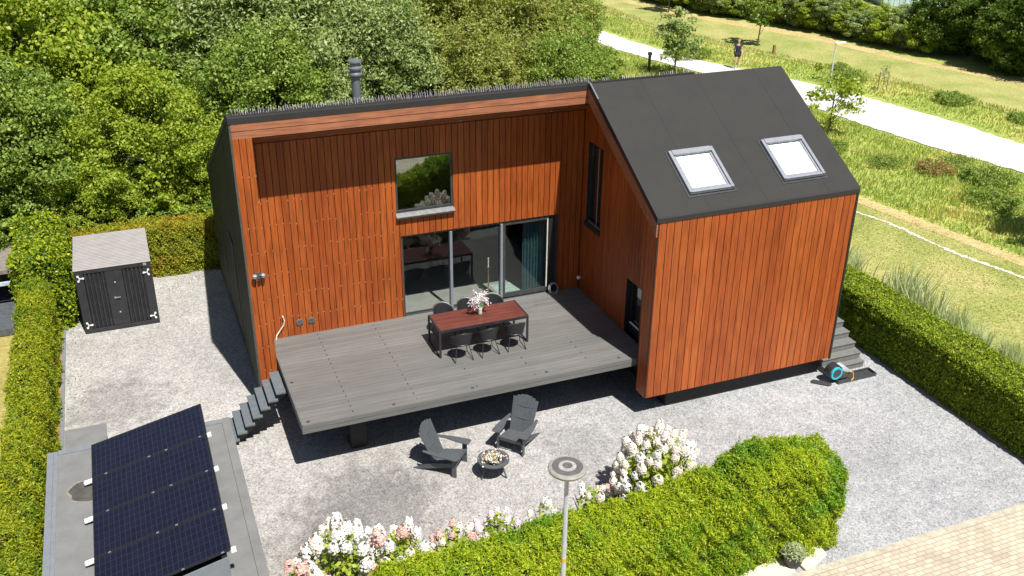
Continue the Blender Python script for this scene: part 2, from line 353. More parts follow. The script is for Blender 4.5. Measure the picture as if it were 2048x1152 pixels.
sheet('straw_edge', [(42.2,33),(43.0,26.3),(45.2,18.8),(48.6,8),(47.2,8),(44.3,18),(42.1,25.8),(41.0,32),(37.3,41.6),(35.6,49),(36.6,49.6),(38.5,42)], G-.004, M['strip'])
sheet('straw_verge', [(25.6,-1),(25.1,1.5),(24.4,5.2),(23.6,9),(23.1,8.9),(23.7,5.2),(24.4,1.5),(24.8,-1),(25,-6),(25.9,-6)], G-.004, M['strip'])
def ragged(pts, amp):
    out = []
    for (x0, y0), (x1, y1) in zip(pts[:-1], pts[1:]):
        for k in range(16): f = k/16; out.append((x0*(1-f)+x1*f + random.gauss(0, amp), y0*(1-f)+y1*f))
    return out + [pts[-1]]
sheet('footpath', ragged(edge_n, .05) + ragged(edge_f, .05)[::-1], G+.004, M['path'])
tr = [(26.2,-8,.14),(24.9,-4,.13),(24.03,-.98,.13),(23.75,0,.10),(23.44,1.15,.15),(23.3,2.4,.10),(23.25,3.82,.13),(23.1,4.7,.09),(22.79,5.56,.12),(22.3,7.5,.1),(21.5,10.5,.1),(20.5,14,.1)]
tq = []
for i in range(len(tr)-1):
    for k in range(14):
        f = k/14; tq.append([tr[i][j]*(1-f)+tr[i+1][j]*f for j in range(3)])
tq = [(x+random.uniform(-.035,.035), y, max(.015, w*random.uniform(.35, 1.15))) for x, y, w in tq]
sheet('sandy_trail', [(x-w*random.uniform(.6,1.1), y) for x,y,w in tq] + [(x+w*random.uniform(.6,1.1), y) for x,y,w in tq[::-1]], G+.002, M['trail'])

# ---------------------------------------------------------------- the house
H0 = Vector((0, 0, G))
house = thing('timber_house', 'modern gabled house clad in orange-brown vertical boards with a dark roof', 'house', H0)
def hp(mb, name, mat, parent=None, **kw): return mb.build(name, mat, parent or house, H0, **kw)
XF, XW, XR = .436, 8.597, 14.059
XS = 9.0                       # side wall of the wing, set back under its verge
YR, YD, YW = .953, -3.148, -3.706
ZB, ZTW, ZBB = -.83, 5.857, 5.519
def roofz(y): return 6.025 + (y + .12) * .5881      # front slope of the wing
def backz(y): return 6.00 - .47 * (y - .25)          # top of the rear slope

def cladding(mb, o, u, nrm, width, zlo, zhi, pitch, holes=(), gap=.016, depth=.024, back=.03, dots=None):
    """vertical boards on a wall: o origin, u direction, nrm outward; zlo/zhi functions of the distance along u"""
    o, u, nrm = Vector(o), Vector(u), Vector(nrm)
    cuts = []; k = 0
    while k * pitch < width - .02: cuts.append((k*pitch, min((k+1)*pitch - gap, width))); k += 1
    def emit(a, b, za0, za1, zb0, zb1, d0, d1, mi):
        P = [o+u*a+nrm*d0, o+u*b+nrm*d0]; vs = []
        for d in (d0, d1):
            for (t, z) in ((a, za0), (b, zb0), (b, zb1), (a, za1)):
                p = o + u*t + nrm*d; vs.append((p.x, p.y, z))
        mb.add(vs, [(0,1,2,3),(4,5,6,7),(0,1,5,4),(1,2,6,5),(2,3,7,6),(3,0,4,7)], mi)
    for (segs, d0, d1, mi) in ((cuts, 0, depth, 0), ([(0, width)], -back, -.002, 1)):
        for (a, b) in segs:
            pts = sorted({a, b} | {h[0] for h in holes if a < h[0] < b} | {h[1] for h in holes if a < h[1] < b})
            for p, q in zip(pts[:-1], pts[1:]):
                if q - p < .004: continue
                iv = [(0, 1)]
                hs = sorted([(h[2], h[3]) for h in holes if h[0] <= p + 1e-6 and h[1] >= q - 1e-6])
                lo0, lo1, hi0, hi1 = zlo(p), zlo(q), zhi(p), zhi(q)
                cur = (lo0, lo1)
                for (z0, z1) in hs:
                    if z0 > max(cur) + .003: emit(p, q, cur[0], z0, cur[1], z0, d0, d1, mi)
                    cur = (z1, z1)
                emit(p, q, cur[0], hi0, cur[1], hi1, d0, d1, mi)
    if dots:
        a0, a1, zs = dots
        for (a, b) in cuts:
            if a0 <= b <= a1:
                for z in zs:
                    if any(h[0] < b < h[1] and h[2] < z < h[3] for h in holes) or random.random() < .25: continue
                    zz = z + random.uniform(-.03, .03); p = o + u*b + nrm*(depth+.002)
                    mb.add([p + u*s1*.011 + Vector((0,0,zz-p.z + s2*.013)) for s1, s2 in ((-1,-1),(1,-1),(1,1),(-1,1))], [(0,1,2,3)], 2)

# recess wall (faces the deck)
DOOR = (3.93-XF, 8.30-XF, -.30, 2.29); UPW = (3.84-XF, 5.34-XF, 2.80, 4.36)
mb = MB(); rows = [.55 + .62*k for k in range(6)]
cladding(mb, (XF, YR, 0), (1,0,0), (0,-1,0), XS-XF-.03, lambda t: -.3, lambda t: 5.519-.47*YR, .158, [DOOR, UPW], dots=(0, 3.5, rows))
hp(mb, 'deck_wall', [M['wood'], M['groove'], M['nail']])
# narrow front edge of the left gable
mb = MB(); cladding(mb, (.012, 0, 0), (1,0,0), (0,-1,0), XF-.012, lambda t: ZB+.1, lambda t: ZBB, .145, dots=(0, 1, [-.3 + .62*k for k in range(9)]))
mb.box(.014, XF, .031, YR-.035, ZB, ZBB)
hp(mb, 'end_fin', [M['wood'], M['groove'], M['nail']])
# fascia beam under the ridge
mb = MB(); mb.box(.012, XW-.02, -.022, .30, 5.69, 5.853); mb.box(.012, XW-.02, -.022, .30, ZBB, 5.674); mb.box(.014, XW-.022, -.006, .28, 5.675, 5.689, 1)
hp(mb, 'fascia_beam', [M['beam'], M['groove']])
mb = MB()
k = 0; y = .305
while y < YR-.03:
    y2 = min(y+.13, YR-.03); mb.prism([(XF, y, ZBB-.47*y), (XF, y2-.01, ZBB-.47*(y2-.01)), (XF, y2-.01, ZBB-.47*(y2-.01)+.03), (XF, y, ZBB-.47*y+.03)], (XS-XF-.03, 0, 0)); y += .13
sof = hp(mb, 'soffit', M['soffit'])
for x in (2.26, 5.44, 7.84):
    zz = ZBB - .47*.55 - .012; m = MB(); m.lathe((x, .55, zz), [(.0, -.006), (.045, -.006), (.055, .004), (.055, .02)], 14)
    hp(m, 'downlight', M['galv'], sof)
# left gable wall of dark panels
gp = [(0, .035, -1.0), (0, 8.13, -1.16), (0, 8.13, backz(8.13)-.17), (0, .25, 5.83), (0, .035, 5.83)]
mb = MB().prism(gp, (-.03, 0, 0)).prism(gp, (.10, 0, 0))
mb = MB().prism([(-.02,)+p[1:] for p in gp], (.10, 0, 0))
for y in (1.9, 5.2, 6.6): mb.box(-.026, -.021, y, y+.02, -.95, backz(y)-.2, 1)
for z in (1.5, 3.3): mb.box(-.026, -.021, .1, 5.0 if z > 3 else 7.6, z, z+.02, 1)
gw = hp(mb, 'gable_wall', [M['gable'], M['black']])
mb = MB().box(-.03, .009, -.03, .032, ZB, ZTW-.03); hp(mb, 'corner_trim', M['trimgrey'])
mb = MB(); mb.box(-.028, -.0205, 2.55, 3.35, -.75, 2.0); w = hp(mb, 'window', M['black'])
mb = MB().box(-.036, -.029, 2.62, 3.28, -.68, 1.93); hp(mb, 'pane', M['concrete'], w)
for (y0, y1, z) in ((2.5, 3.4, 2.03), (2.5, 3.4, -.80)):
    hp(MB().box(-.05, -.0205, y0, y1, z, z+.035), 'window_trim', M['frame'], w)
# wing front
mb = MB(); cladding(mb, (XW+.02, YW, 0), (1,0,0), (0,-1,0), XR-XW-.05, lambda t: ZB, lambda t: 3.75, .195)
hp(mb, 'wing_front_cladding', [M['wood'], M['groove']])
# wing side (towards the deck), with raked top
YF = -3.29
WWIN = (-.19-YF, .65-YF, 2.11, 4.32); NICHE = (-2.55-YF, -1.77-YF, -.05, 1.49)
mb = MB(); cladding(mb, (XS, YF, 0), (0,1,0), (-1,0,0), YR-YF-.01, lambda t: -.3, lambda t: min(roofz(YF+t)-.2, 5.70), .15, [WWIN, NICHE], gap=.010)
hp(mb, 'wing_side_cladding', [M['wood'], M['groove']])
mb = MB(); cladding(mb, (XW, YW+.004, 0), (0,1,0), (-1,0,0), YF-YW-.006, lambda t: ZB, lambda t: roofz(YW+t)-.2, .145, gap=.008)
mb.box(XW+.032, XS+.03, YW+.035, YF-.004, ZB+.002, 3.86, 1); hp(mb, 'wing_end_fin', [M['wood'], M['groove']])
mb = MB().prism([(XW-.06, YW-.02, roofz(YW)-.50), (XW-.06, -.03, roofz(-.03)-.50), (XW-.06, -.03, roofz(-.03)-.1), (XW-.06, YW-.02, roofz(YW)-.1)], (.036, 0, 0))
hp(mb, 'rake_board', M['beam'])
mb = MB().box(XW-.021, XW+.018, YW-.022, YW-.001, ZB, 3.75); hp(mb, 'corner_trim', M['groove'])
# far right gable wall (black)
gp = [(XR, YW+.03, ZB), (XR, 8.1, -1.1), (XR, 8.1, backz(8.1)-.17), (XR, .1, 5.80), (XR, YW+.03, 3.74)]
hp(MB().prism(gp, (-.06, 0, 0)), 'far_gable_wall', M['gable'])
hp(MB().box(XR-.026, XR+.03, YW-.045, YW+.028, ZB-.02, 3.75), 'corner_trim', M['black'])
hp(MB().box(.1, XR-.07, 8.0, 8.1, -1.1, 2.15), 'back_wall', M['gable'])
# undersides and plinths
hp(MB().box(XS+.035, XR-.07, YW+.035, 7.9, ZB+.01, ZB+.20), 'wing_underside', M['black'])
hp(MB().box(.09, XS-.01, YR+.04, 7.9, ZB+.01, -.31), 'floor_slab', M['black'])
mb = MB().box(9.37, 14.0, -3.43, 7.2, G, ZB+.008).box(2.4, 8.2, 1.6, 7.2, G, ZB+.008); hp(mb, 'plinth', M['concrete'])
# roofs
mb = MB(); mb.prism([(-.04, -.032, 5.857), (-.04, -.032, 5.985), (-.04, .25, 6.0+.02), (-.04, 8.2, backz(8.2)), (-.04, 8.2, backz(8.2)-.16), (-.04, .33, 5.84)], (XW-.02+.04, 0, 0))
hp(mb, 'left_roof', M['roof'])
mb = MB(); e = -.045; yl = YW-.045
mb.prism([(XW-.045, yl, 3.755), (XW-.045, yl, roofz(yl)-.03), (XW-.045, yl+.03, roofz(yl+.03)), (XW-.045, -.12, 6.025), (XW-.045, .02, 5.99), (XW-.045, 8.2, backz(8.2)-.004), (XW-.045, 8.2, backz(8.2)-.16), (XW-.045, 0, 5.80), (XW-.045, yl+.06, roofz(yl+.06)-.18), (XW-.045, yl+.06, 3.755)], (XR-XW+.09, 0, 0))
wr = hp(mb, 'wing_roof', M['roof'])
mb = MB()
for x in (9.9, 11.45, 13.2):     # laps of the membrane
    mb.prism([(x, -3.70, roofz(-3.70)+.002), (x+.045, -3.70, roofz(-3.70)+.002), (x+.045, -.14, roofz(-.14)+.002), (x, -.14, roofz(-.14)+.002)], (0, 0, .0025))
hp(mb, 'membrane_lap', M['roof'], wr)
mb = MB().prism([(XW-.075, yl, roofz(yl)-.14), (XW-.075, -.12, 6.025-.14), (XW-.075, -.12, 6.05), (XW-.075, yl, roofz(yl)+.012)], (.028, 0, 0)); hp(mb, 'verge_trim', M['black'])
mb = MB().tube([(XW-.06, -.6, roofz(-.6)+.03), (XW-.06, -.14, 6.04), (XW-.05, .0, 6.05)], .018, 6); hp(mb, 'lightning_wire', M['galv'])
mb = MB()                                      # bird spikes along the ridge
x = .1
while x < 11.55:
    if x < 8.7 or random.random() < .45:
        for dy in (-.03, .03):
            h = random.uniform(.08, .14)*(1 if x < 8.7 else .6); mb.bar((x+random.uniform(-.01,.01), .12, 6.0), (x+random.uniform(-.03,.03), .12+dy*2.2, 6.02+h), .008)
    x += .055
mb.box(.06, 11.6, .07, .17, 5.97, 6.012, 1)
hp(mb, 'ridge_spikes', [plain('pale_spikes', (.36, .32, .36), .5), M['roof']])
# flue
fl = hp(MB().lathe((3.04, 1.0, 5.5), [(.10, 0), (.10, .98)], 20), 'flue', M['flue'], smooth=False)
hp(MB().lathe((3.04, 1.0, 6.42), [(.10, 0), (.165, .03), (.165, .07), (.13, .10), (.13, .15), (.17, .17), (.175, .21), (.12, .24), (.12, .31), (.165, .33), (.16, .37), (.0, .39)], 24), 'flue_cap', M['flue'], fl)
hp(MB().lathe((3.04, 1.0, 5.52), [(.19, 0), (.105, .22)], 20), 'flashing', M['roof'], fl)

# skylights on the front slope
for x0 in (9.575, 12.145):
    S = Vector((0, 1, .5881)).normalized(); N = Vector((0, -.5881, 1)).normalized(); X = Vector((1, 0, 0))
    O = Vector((x0, -3.30, roofz(-3.30))); W, Ln = 1.19, 1.26
    def P(a, b, c): return O + X*a + S*b + N*c
    def B(mb, a0, a1, b0, b1, c0, c1, mi=0): mb.obox(P((a0+a1)/2, (b0+b1)/2, (c0+c1)/2), X*(a1-a0)/2, S*(b1-b0)/2, N*(c1-c0)/2, mi)
    mb = MB(); B(mb, 0, .075, 0, Ln, -.02, .085); B(mb, W-.075, W, 0, Ln, -.02, .085); B(mb, .076, W-.076, 0, .07, -.02, .07); B(mb, .076, W-.076, Ln-.14, Ln, -.02, .10)
    B(mb, .085, .135, .08, Ln-.15, -.01, .055); B(mb, W-.135, W-.085, .08, Ln-.15, -.01, .055); B(mb, .136, W-.136, .08, .125, -.01, .055)
    sk = hp(mb, 'skylight', M['galv'], bevel=.006)
    mb = MB(); B(mb, -.055, -.002, -.045, Ln+.05, -.01, .014); B(mb, W+.002, W+.055, -.045, Ln+.05, -.01, .014); B(mb, -.055, W+.055, -.10, -.048, -.01, .016)
    B(mb, .002, W-.002, -.046, -.004, -.01, .05)
    hp(mb, 'flashing', M['frame'], sk)
    mb = MB(); B(mb, .137, W-.137, .127, Ln-.16, .006, .02); hp(mb, 'blind', M['blind'], sk)
    mb = MB(); B(mb, .137, W-.137, .127, Ln-.15, .03, .036); hp(mb, 'pane', M['skyglass'], sk)

# upper square window
x0, x1, z0, z1 = 3.845, 5.335, 2.93, 4.355
mb = MB()
for a in ((x0, x0+.05, z0, z1), (x1-.05, x1, z0, z1), (x0+.051, x1-.051, z0, z0+.05), (x0+.051, x1-.051, z1-.05, z1)): mb.box(a[0], a[1], YR+.0, YR+.10, a[2], a[3])
w = hp(mb, 'upper_window', M['frame']); hp(MB().box(x0+.052, x1-.052, YR+.030, YR+.038, z0+.052, z1-.052), 'pane', M['glass'], w)
mb = MB().prism([(x0-.02, YR-.11, 2.80), (x0-.02, YR-.11, 2.83), (x0-.02, YR+.03, 2.925), (x0-.02, YR+.03, 2.80)], (x1-x0+.05, 0, 0)); hp(mb, 'sill', plain('grey_stone_sill', (.15, .15, .155), .6), w)
hp(MB().box(x0-.02, x1+.03, YR-.125, YR-.112, 2.79, 2.825), 'sill_edge', M['frame'], w)

# sliding doors
mb = MB(); X0, X1, ZT = 3.935, 8.295, 2.285
mb.box(X0, X1, YR+.02, YR+.16, ZT-.06, ZT); mb.box(X0, X0+.05, YR+.02, YR+.16, -.03, ZT-.062); mb.box(X1-.05, X1, YR+.02, YR+.16, -.03, ZT-.062); mb.box(X0+.051, X1-.051, YR+.0, YR+.16, -.03, .015)
sdw = hp(mb, 'sliding_doors', M['frame'])
for x in (5.26, 6.67): hp(MB().box(x-.035, x+.035, YR-.02, YR+.12, .016, ZT-.062), 'door_post', M['post'], sdw, bevel=.005)
hp(MB().box(X0+.052, 5.223, YR+.06, YR+.07, .016, ZT-.063), 'pane', M['doorglass'], sdw)
hp(MB().box(5.297, 6.633, YR+.06, YR+.07, .016, ZT-.063), 'pane', M['doorglass'], sdw)
mb = MB()
a, b = 6.72, 8.02
for q in ((a, a+.06, .05, ZT-.07), (b-.05, b, .05, ZT-.07), (a+.061, b-.051, .05, .17), (a+.061, b-.051, ZT-.12, ZT-.07)): mb.box(q[0], q[1], YR+.0, YR+.05, q[2], q[3])
lf = hp(mb, 'door_leaf', M['frame'], sdw)
hp(MB().box(a+.062, b-.052, YR+.02, YR+.028, .172, ZT-.122), 'pane', M['doorglass'], lf)
hp(MB().box(b-.045, b-.015, YR-.012, YR-.001, .18, ZT-.10), 'edge_profile', plain('cream_edge', (.62, .62, .52), .5), lf)
hp(MB().box(b+.03, X1-.052, YR+.05, YR+.07, .016, ZT-.063), 'side_panel', M['black'], sdw)
# room behind
mb = MB().box(.15, 8.5, YR+.18, 7.8, -.30, -.035); hp(mb, 'room_floor', M['roomfloor'])
mb = MB().box(.15, 8.5, 7.81, 7.9, -.3, 2.5).box(.09, .14, YR+.18, 7.8, -.3, 2.5).box(.15, 8.5, YR+.18, 7.8, 2.45, 2.60).box(3.3, 3.4, 3.2, 7.8, -.034, 2.44); hp(mb, 'room_walls', M['room'])
mb = MB().box(.15, 8.5, YR+.5, 4.2, 2.61, 2.65).box(.15, 8.5, 3.4, 3.5, 2.66, 4.3); hp(mb, 'upper_room', M['room'])
vs = []; n = 40
mb = MB()
for i in range(n):
    t0, t1 = i/n, (i+1)/n; f = lambda t: (7.42 + t*.72, YR+.36+.05*math.sin(t*math.pi*2*8))
    (xa, ya), (xb, yb) = f(t0), f(t1); mb.add([(xa, ya, -.02), (xb, yb, -.02), (xb, yb, 2.4), (xa, ya, 2.4), (xa, ya+.01, -.02), (xb, yb+.01, -.02), (xb, yb+.01, 2.4), (xa, ya+.01, 2.4)], [(0,1,2,3),(7,6,5,4),(3,2,6,7)])
tag(mb.build('curtain', M['curtain'], None, (0,0,0)), 'teal curtain drawn aside behind the glass terrace doors', 'curtain')
cs = thing('candle_stand', 'tall slim brass stand with a white candle inside the middle glass door', 'candle stand', (6.50, YR+.55, -.035))
MB().lathe((0,0,0), [(0, 0), (.10, .0), (.10, .02), (.02, .04), (.016, .78), (.05, .80), (.05, .82), (0, .82)], 14).build('stand', plain('brass', (.45, .32, .12), .35, .6), cs)
MB().lathe((0,0,.82), [(.018, 0), (.018, .26), (0, .27)], 10).build('candle', M['white'], cs)
o = MB().box(6.72, 7.55, YR+.22, YR+1.0, -.034, -.022).build('floor_rug', plain('pale_teal_rug', (.40, .52, .48), .9)); tag(o, 'pale teal rug on the floor just inside the right-hand glass door', 'rug')
# wing side window and niche window
mb = MB(); xx = XS
y0, y1, z0, z1 = -.185, .645, 2.115, 4.315
for q in ((y0, y0+.06, z0, z1), (y1-.06, y1, z0, z1), (y0+.061, y1-.061, z0, z0+.06), (y0+.061, y1-.061, z1-.06, z1)): mb.box(xx+.03, xx+.12, q[0], q[1], q[2], q[3])
for q in ((y0, y0+.012, z0, z1), (y1-.012, y1, z0, z1), (y0+.013, y1-.013, z1-.012, z1)): mb.box(xx-.03, xx+.029, q[0], q[1], q[2], q[3])
w = hp(mb, 'tall_window', M['black']); hp(MB().box(xx+.07, xx+.078, y0+.062, y1-.062, z0+.062, z1-.062), 'pane', M['glass'], w)
hp(MB().box(xx-.07, xx+.028, y0-.02, y1+.02, z0-.13, z0-.002), 'sill', M['black'], w)
hp(MB().box(xx-.01, xx+.028, y0+.06, y1-.06, z0, z0+.03), 'bottom_rail', M['post'], w)
hp(MB().box(xx+.02, xx+.029, y0+.30, y0+.34, z0+.03, z1-.06), 'mullion', M['post'], w)
y0, y1, z0, z1 = -2.545, -1.775, -.04, 1.485; mb = MB()
for q in ((y0, y0+.07, z0, z1), (y1-.07, y1, z0, z1), (y0+.071, y1-.071, z0, .26), (y0+.071, y1-.071, z1-.07, z1)): mb.box(xx+.10, xx+.2, q[0], q[1], q[2], q[3])
for q in ((y0, y0+.012, z0, z1), (y1-.012, y1, z0, z1), (y0+.013, y1-.013, z1-.012, z1)): mb.box(xx-.02, xx+.098, q[0], q[1], q[2], q[3])
w = hp(mb, 'niche_window', M['black']); hp(MB().box(xx+.14, xx+.148, y0+.072, y1-.072, .262, z1-.072), 'pane', M['glass'], w)
hp(MB().box(xx+.06, xx+.099, y0+.06, y1-.12, .26, .285), 'sill', M['white'], w)
hp(MB().box(xx+.152, xx+.16, y0+.08, y1-.3, .85, z1-.08), 'blind', M['blind'], w)
# fittings on the walls
c = Vector((.23, -.022, 2.26)); mb = MB().box(.17, .29, -.05, -.024, 2.20, 2.32)
fx = hp(mb, 'security_light', M['trimgrey'])
hp(MB().lathe((.14, -.13, 2.27), [(0, -.05), (.05, -.04), (.06, .02), (.03, .05), (0, .05)], 12).tube([(.14, -.12, 2.27), (.20, -.05, 2.26)], .015, 6), 'lamp_head', M['galv'], fx)
hp(MB().lathe((.33, -.13, 2.27), [(0, -.05), (.05, -.04), (.06, .02), (.03, .05), (0, .05)], 12).tube([(.33, -.12, 2.27), (.26, -.05, 2.26)], .015, 6), 'lamp_head', M['galv'], fx)
hp(MB().lathe((.235, -.10, 2.17), [(0, -.04), (.035, -.02), (.035, .04), (0, .05)], 12), 'motion_sensor', M['frame'], fx)
for x in (1.21, 1.51):
    mb = MB()
    vs = lambda r, yy: [(x + r*math.cos(k*math.pi/9), yy, .36 + r*math.sin(k*math.pi/9)) for k in range(18)]
    mb.add(vs(.085, YR-.024) + vs(.085, YR-.045), [tuple(range(18, 36))] + [(k, (k+1)%18, (k+1)%18+18, k+18) for k in range(18)])
    v = hp(mb, 'wall_vent', plain('grey_vent', (.15, .16, .18), .5))
    mb = MB()
    for k in range(4): hx = (.075, .08, .08, .06)[k]; mb.box(x-hx, x+hx, YR-.052, YR-.046, .30+k*.035, .312+k*.035)
    hp(mb, 'vent_slats', M['trimgrey'], v)
mb = MB().tube([(XS-.025, .80, .36), (XS-.07, .80, .36)], .02, 8).lathe((XS-.10, .80, .31), [(0, 0), (.045, .01), (.055, .05), (.045, .09), (0, .1)], 12); hp(mb, 'wall_spotlight', M['white'])

# garden tap and hose on the wall, coiled cable by the door
mb = MB().tube([(.80, .925, .60), (.80, .86, .62)], .018, 8).tube([(.80, .86, .62), (.83, .86, .50), (.80, .87, .38), (.70, .88, .24), (.60, .86, .12), (.58, .84, .012)], .017, 8)
tag(mb.build('water_hose', plain('cream_hose', (.62, .58, .50), .5)), 'short cream hose hanging from a tap on the cladding left of the round vents', 'hose')
mb = MB()
for j in range(3): mb.tube([(8.12+.005*j, .86-.03*j, .19) + Vector((0,0,0)) if False else (8.14 + (.14-.012*j)*math.cos(k*math.pi/8), .80-.03*j + .04*math.sin(k*math.pi/8), .165+.150*math.sin(k*math.pi/8)) for k in range(17)], .011, 6)
tag(mb.build('coiled_hose', plain('grey_hose', (.30, .31, .33), .5)), 'coil of thin grey hose leaning at the right end of the glass doors', 'hose')

# ---------------------------------------------------------------- deck
D0 = Vector((4.5, -1, G)); deck = thing('raised_deck', 'raised terrace of long grey boards with square front edge, in front of the house', 'terrace', D0)
DX0, DX1 = .47, XS-.0
mb = MB(); y = YD+.005; pitch = .139
while y < YR-.01:
    y1 = min(y+pitch-.006, YR-.002); xa = DX0 if y1 < .01 else XF+.004
    cuts = [xa, 1.66 if xa < 1.6 else xa, 3.10, 4.56, 6.02, 7.48, DX1]
    mb.box(xa, DX1-.04 if y1 < YR-.2 else DX1-.04, y, y1, -.03, 0)
    y += pitch
top = mb.build('deck_boards', M['deck'], deck, D0)
mb = MB()
for x in (1.60, 3.06, 4.52, 5.98, 7.44):
    y = YD+.12
    while y < YR-.1:
        if random.random() < (.95 if x < 3.2 else .55): mb.box(x-.008+random.uniform(-.01,.01), x+.012, y, y+.075, -.002, .0015)
        y += pitch*2 if x > 3.2 else pitch*1.6
mb.build('board_joint', M['groove'] if False else M['frame'], top, D0)
mb = MB().box(DX0-.02, DX1-.04, YD-.025, YD+.003, -.105, -.004).box(DX0-.02, DX1-.04, YD-.018, YD+.003, -.22, -.11)
mb.build('front_fascia', M['deck'], deck, D0)
mb = MB().box(DX0-.025, DX0-.002, YD-.02, -.02, -.22, -.004); mb.build('side_fascia', M['deck'], deck, D0)
mb = MB().box(DX0, DX1-.05, YD+.02, YR-.0, -.20, -.035); mb.build('deck_frame', M['black'], deck, D0)
mb = MB().box(1.63, 2.0, -2.4, -2.05, G, -.201); mb.build('support_pier', M['concrete'], deck, D0)
for (x, y) in ((.60, -3.05), (2.52, -3.05), (4.4, -3.03), (6.28, -2.99), (8.2, -3.0), (.57, -1.3)):
    MB().lathe((x, y, .0), [(.0, .004), (.03, .006), (.04, .001)], 14).build('deck_light', M['frame'], deck, D0)

# steps up to the deck on the left
S0 = Vector((-.4, -.85, G)); st = thing('garden_steps', 'floating flight of dark grey open steps climbing to the left corner of the deck', 'steps', S0)
for k in range(7):
    z = -.176*(7-k); x0 = -.98 + (1.16/6)*k
    z = -1.23 + (1.05/6)*k; 
    mb = MB().box(x0, x0+.225, -1.36, -.34, z-.045, z); mb.build('tread', M['step'], st, S0, bevel=.004)
mb = MB()
for y in (-1.15, -.60): mb.prism([(-.95, y, G), (-.70, y, G), (.44, y, -.35), (.44, y, -.23), (.30, y, -.23)], (0, .06, 0))
mb.build('stringer', M['black'], st, S0)

# entrance steps on the right
E0 = Vector((14.7, -3, G)); es = thing('entrance_steps', 'stack of grey plank steps against the right end of the house', 'steps', E0)
ys = [-3.66, -3.48, -3.23, -2.94, -2.66, -2.38, -2.1]
for k in range(7):
    mb = MB().box(XR+.035, 15.33, ys[k], -1.0+.001*k, G+.18*k+.002, G+.18*(k+1)-.03); mb.build('riser', M['step2'], es, E0)
    MB().box(XR+.035, 15.345, ys[k]-.02, (ys[k+1]-.002 if k < 6 else -1.0), G+.18*(k+1)-.029, G+.18*(k+1)).build('tread', M['step2'], es, E0, bevel=.004)

# ---------------------------------------------------------------- dining table, vase, chairs
T0 = Vector((5.28, -1.03, 0)); tb = thing('dining_table', 'long red-brown slatted dining table with black metal frame on the deck', 'table', T0)
for k in range(6):
    y0 = -1.46 + k*.1455; MB().box(4.16, 6.40, y0, y0+.137, .718, .748).build('table_plank', M['tabletop'], tb, T0, bevel=.003)
mb = MB()
for x in (4.125, 6.405): mb.box(x-.001, x+.034, -1.488, -.567, .705, .750)
mb.box(4.16, 6.404, -1.488, -1.463, .68, .745).box(4.16, 6.404, -.59, -.567, .68, .745); mb.build('table_frame', M['dkpaint'], tb, T0)
for x in (4.117, 6.395):
    for y in (-1.49, -.60): MB().box(x, x+.045, y, y+.045, .0, .704).build('leg', M['dkpaint'], tb, T0)
    MB().box(x+.006, x+.039, -1.444, -.602, .004, .034).build('foot_rail', M['dkpaint'], tb, T0)

def flowerheads(C, r, n, sz):
    A = []; 
    for c in C:
        d = unit(n); A.append(np.array(c) + d*r*rng.uniform(.75, 1.05, (n, 1)))
    return np.concatenate(A)
vz = thing('flower_vase', 'clear vase of lilac and white blossom standing on the long dining table', 'vase', (5.33, -1.02, .75))
MB().lathe((0,0,0), [(.0, .002), (.045, .002), (.055, .05), (.05, .16), (.06, .2), (.056, .2), (.046, .16), (.05, .05), (0, .01)], 18).build('glass_vase', plain('milky_glass', (.55, .58, .50), .1, var=.1), vz, smooth=True)
mb = MB(); tips = []
for k in range(22):
    a = random.uniform(0, 6.283); t = random.uniform(.05, .3); h = random.uniform(.28, .62) - t*.3; tip = Vector((t*math.cos(a), t*math.sin(a), h)); tips.append(tip)
    mb.tube([(0,0,.05), (tip.x*.4, tip.y*.4, h*.55), tip], [.005, .004, .003], 5)
mb.build('stem', plain('green_stem', (.10, .18, .04)), vz)
for j, mm in enumerate(('petal_l', 'petal_w')):
    C = np.array([list(t) for t in tips[j::2]]); C = np.repeat(C, 26, 0) + rng.normal(0, .032, (len(C)*26, 3))
    obj('blossom', leafmesh('blossom', C, unit(len(C)), .05, .035, M[mm]), vz)

def dining_chair():
    r = thing('dining_chair', 'x', 'chair', (0,0,0))
    # shell: seat + wrapped back with arms, faces +Y
    mb = MB(); nu, nv = 15, 7; P = []
    for j in range(nv):
        for i in range(nu):
            t = i/(nu-1); a = math.pi*(1.0*t) + math.pi          # wraps round the rear from right arm to left arm
            x = .27*math.cos(a); y = -.02 + .24*math.sin(a); hgt = .20 + .16*math.sin(math.pi*t)**1.2
            s = j/(nv-1); P.append((x*(.82+.18*s+.04*s), y*(.8+.2*s) , .43 + (hgt)*s + .0))
    fs = [(j*nu+i, j*nu+i+1, (j+1)*nu+i+1, (j+1)*nu+i) for j in range(nv-1) for i in range(nu-1)]
    mb.add(P, fs); o = mb.build('shell', M['seat'], r, smooth=True); m = o.modifiers.new('s', 'SOLIDIFY'); m.thickness = .018
    mb = MB(); mb.lathe((0, .0, .415), [(.0, 0), (.2, .0), (.235, .02), (.225, .045), (0, .035)], 20); mb.build('seat', M['seat'], r, smooth=True)
    for s in (-1, 1):
        MB().tube([(s*.15, -.10, .42), (s*.23, -.24, .01), (s*.235, -.20, .008), (s*.235, .18, .008), (s*.23, .22, .012), (s*.15, .10, .42)], .0095, 6).build('leg_loop', M['dkpaint'], r)
    return r
ch = dining_chair(); ch.location = (4.62, -1.62, 0); grp = 'dining chairs around the table'
ch['group'] = grp; ch['label'] = 'black shell chair on the near side of the table, leftmost of that side'
dup(ch, (5.30, -1.60, 0), .06, 'black shell chair on the near side of the table, between two others')
dup(ch, (6.02, -1.58, 0), -.05, 'black shell chair on the near side of the table, rightmost of that side')
dup(ch, (4.62, -.30, 0), math.pi+.04, 'black shell chair on the far side of the table, left of the flowers')
dup(ch, (5.26, -.27, 0), math.pi, 'black shell chair on the far side of the table, directly behind the flowers')
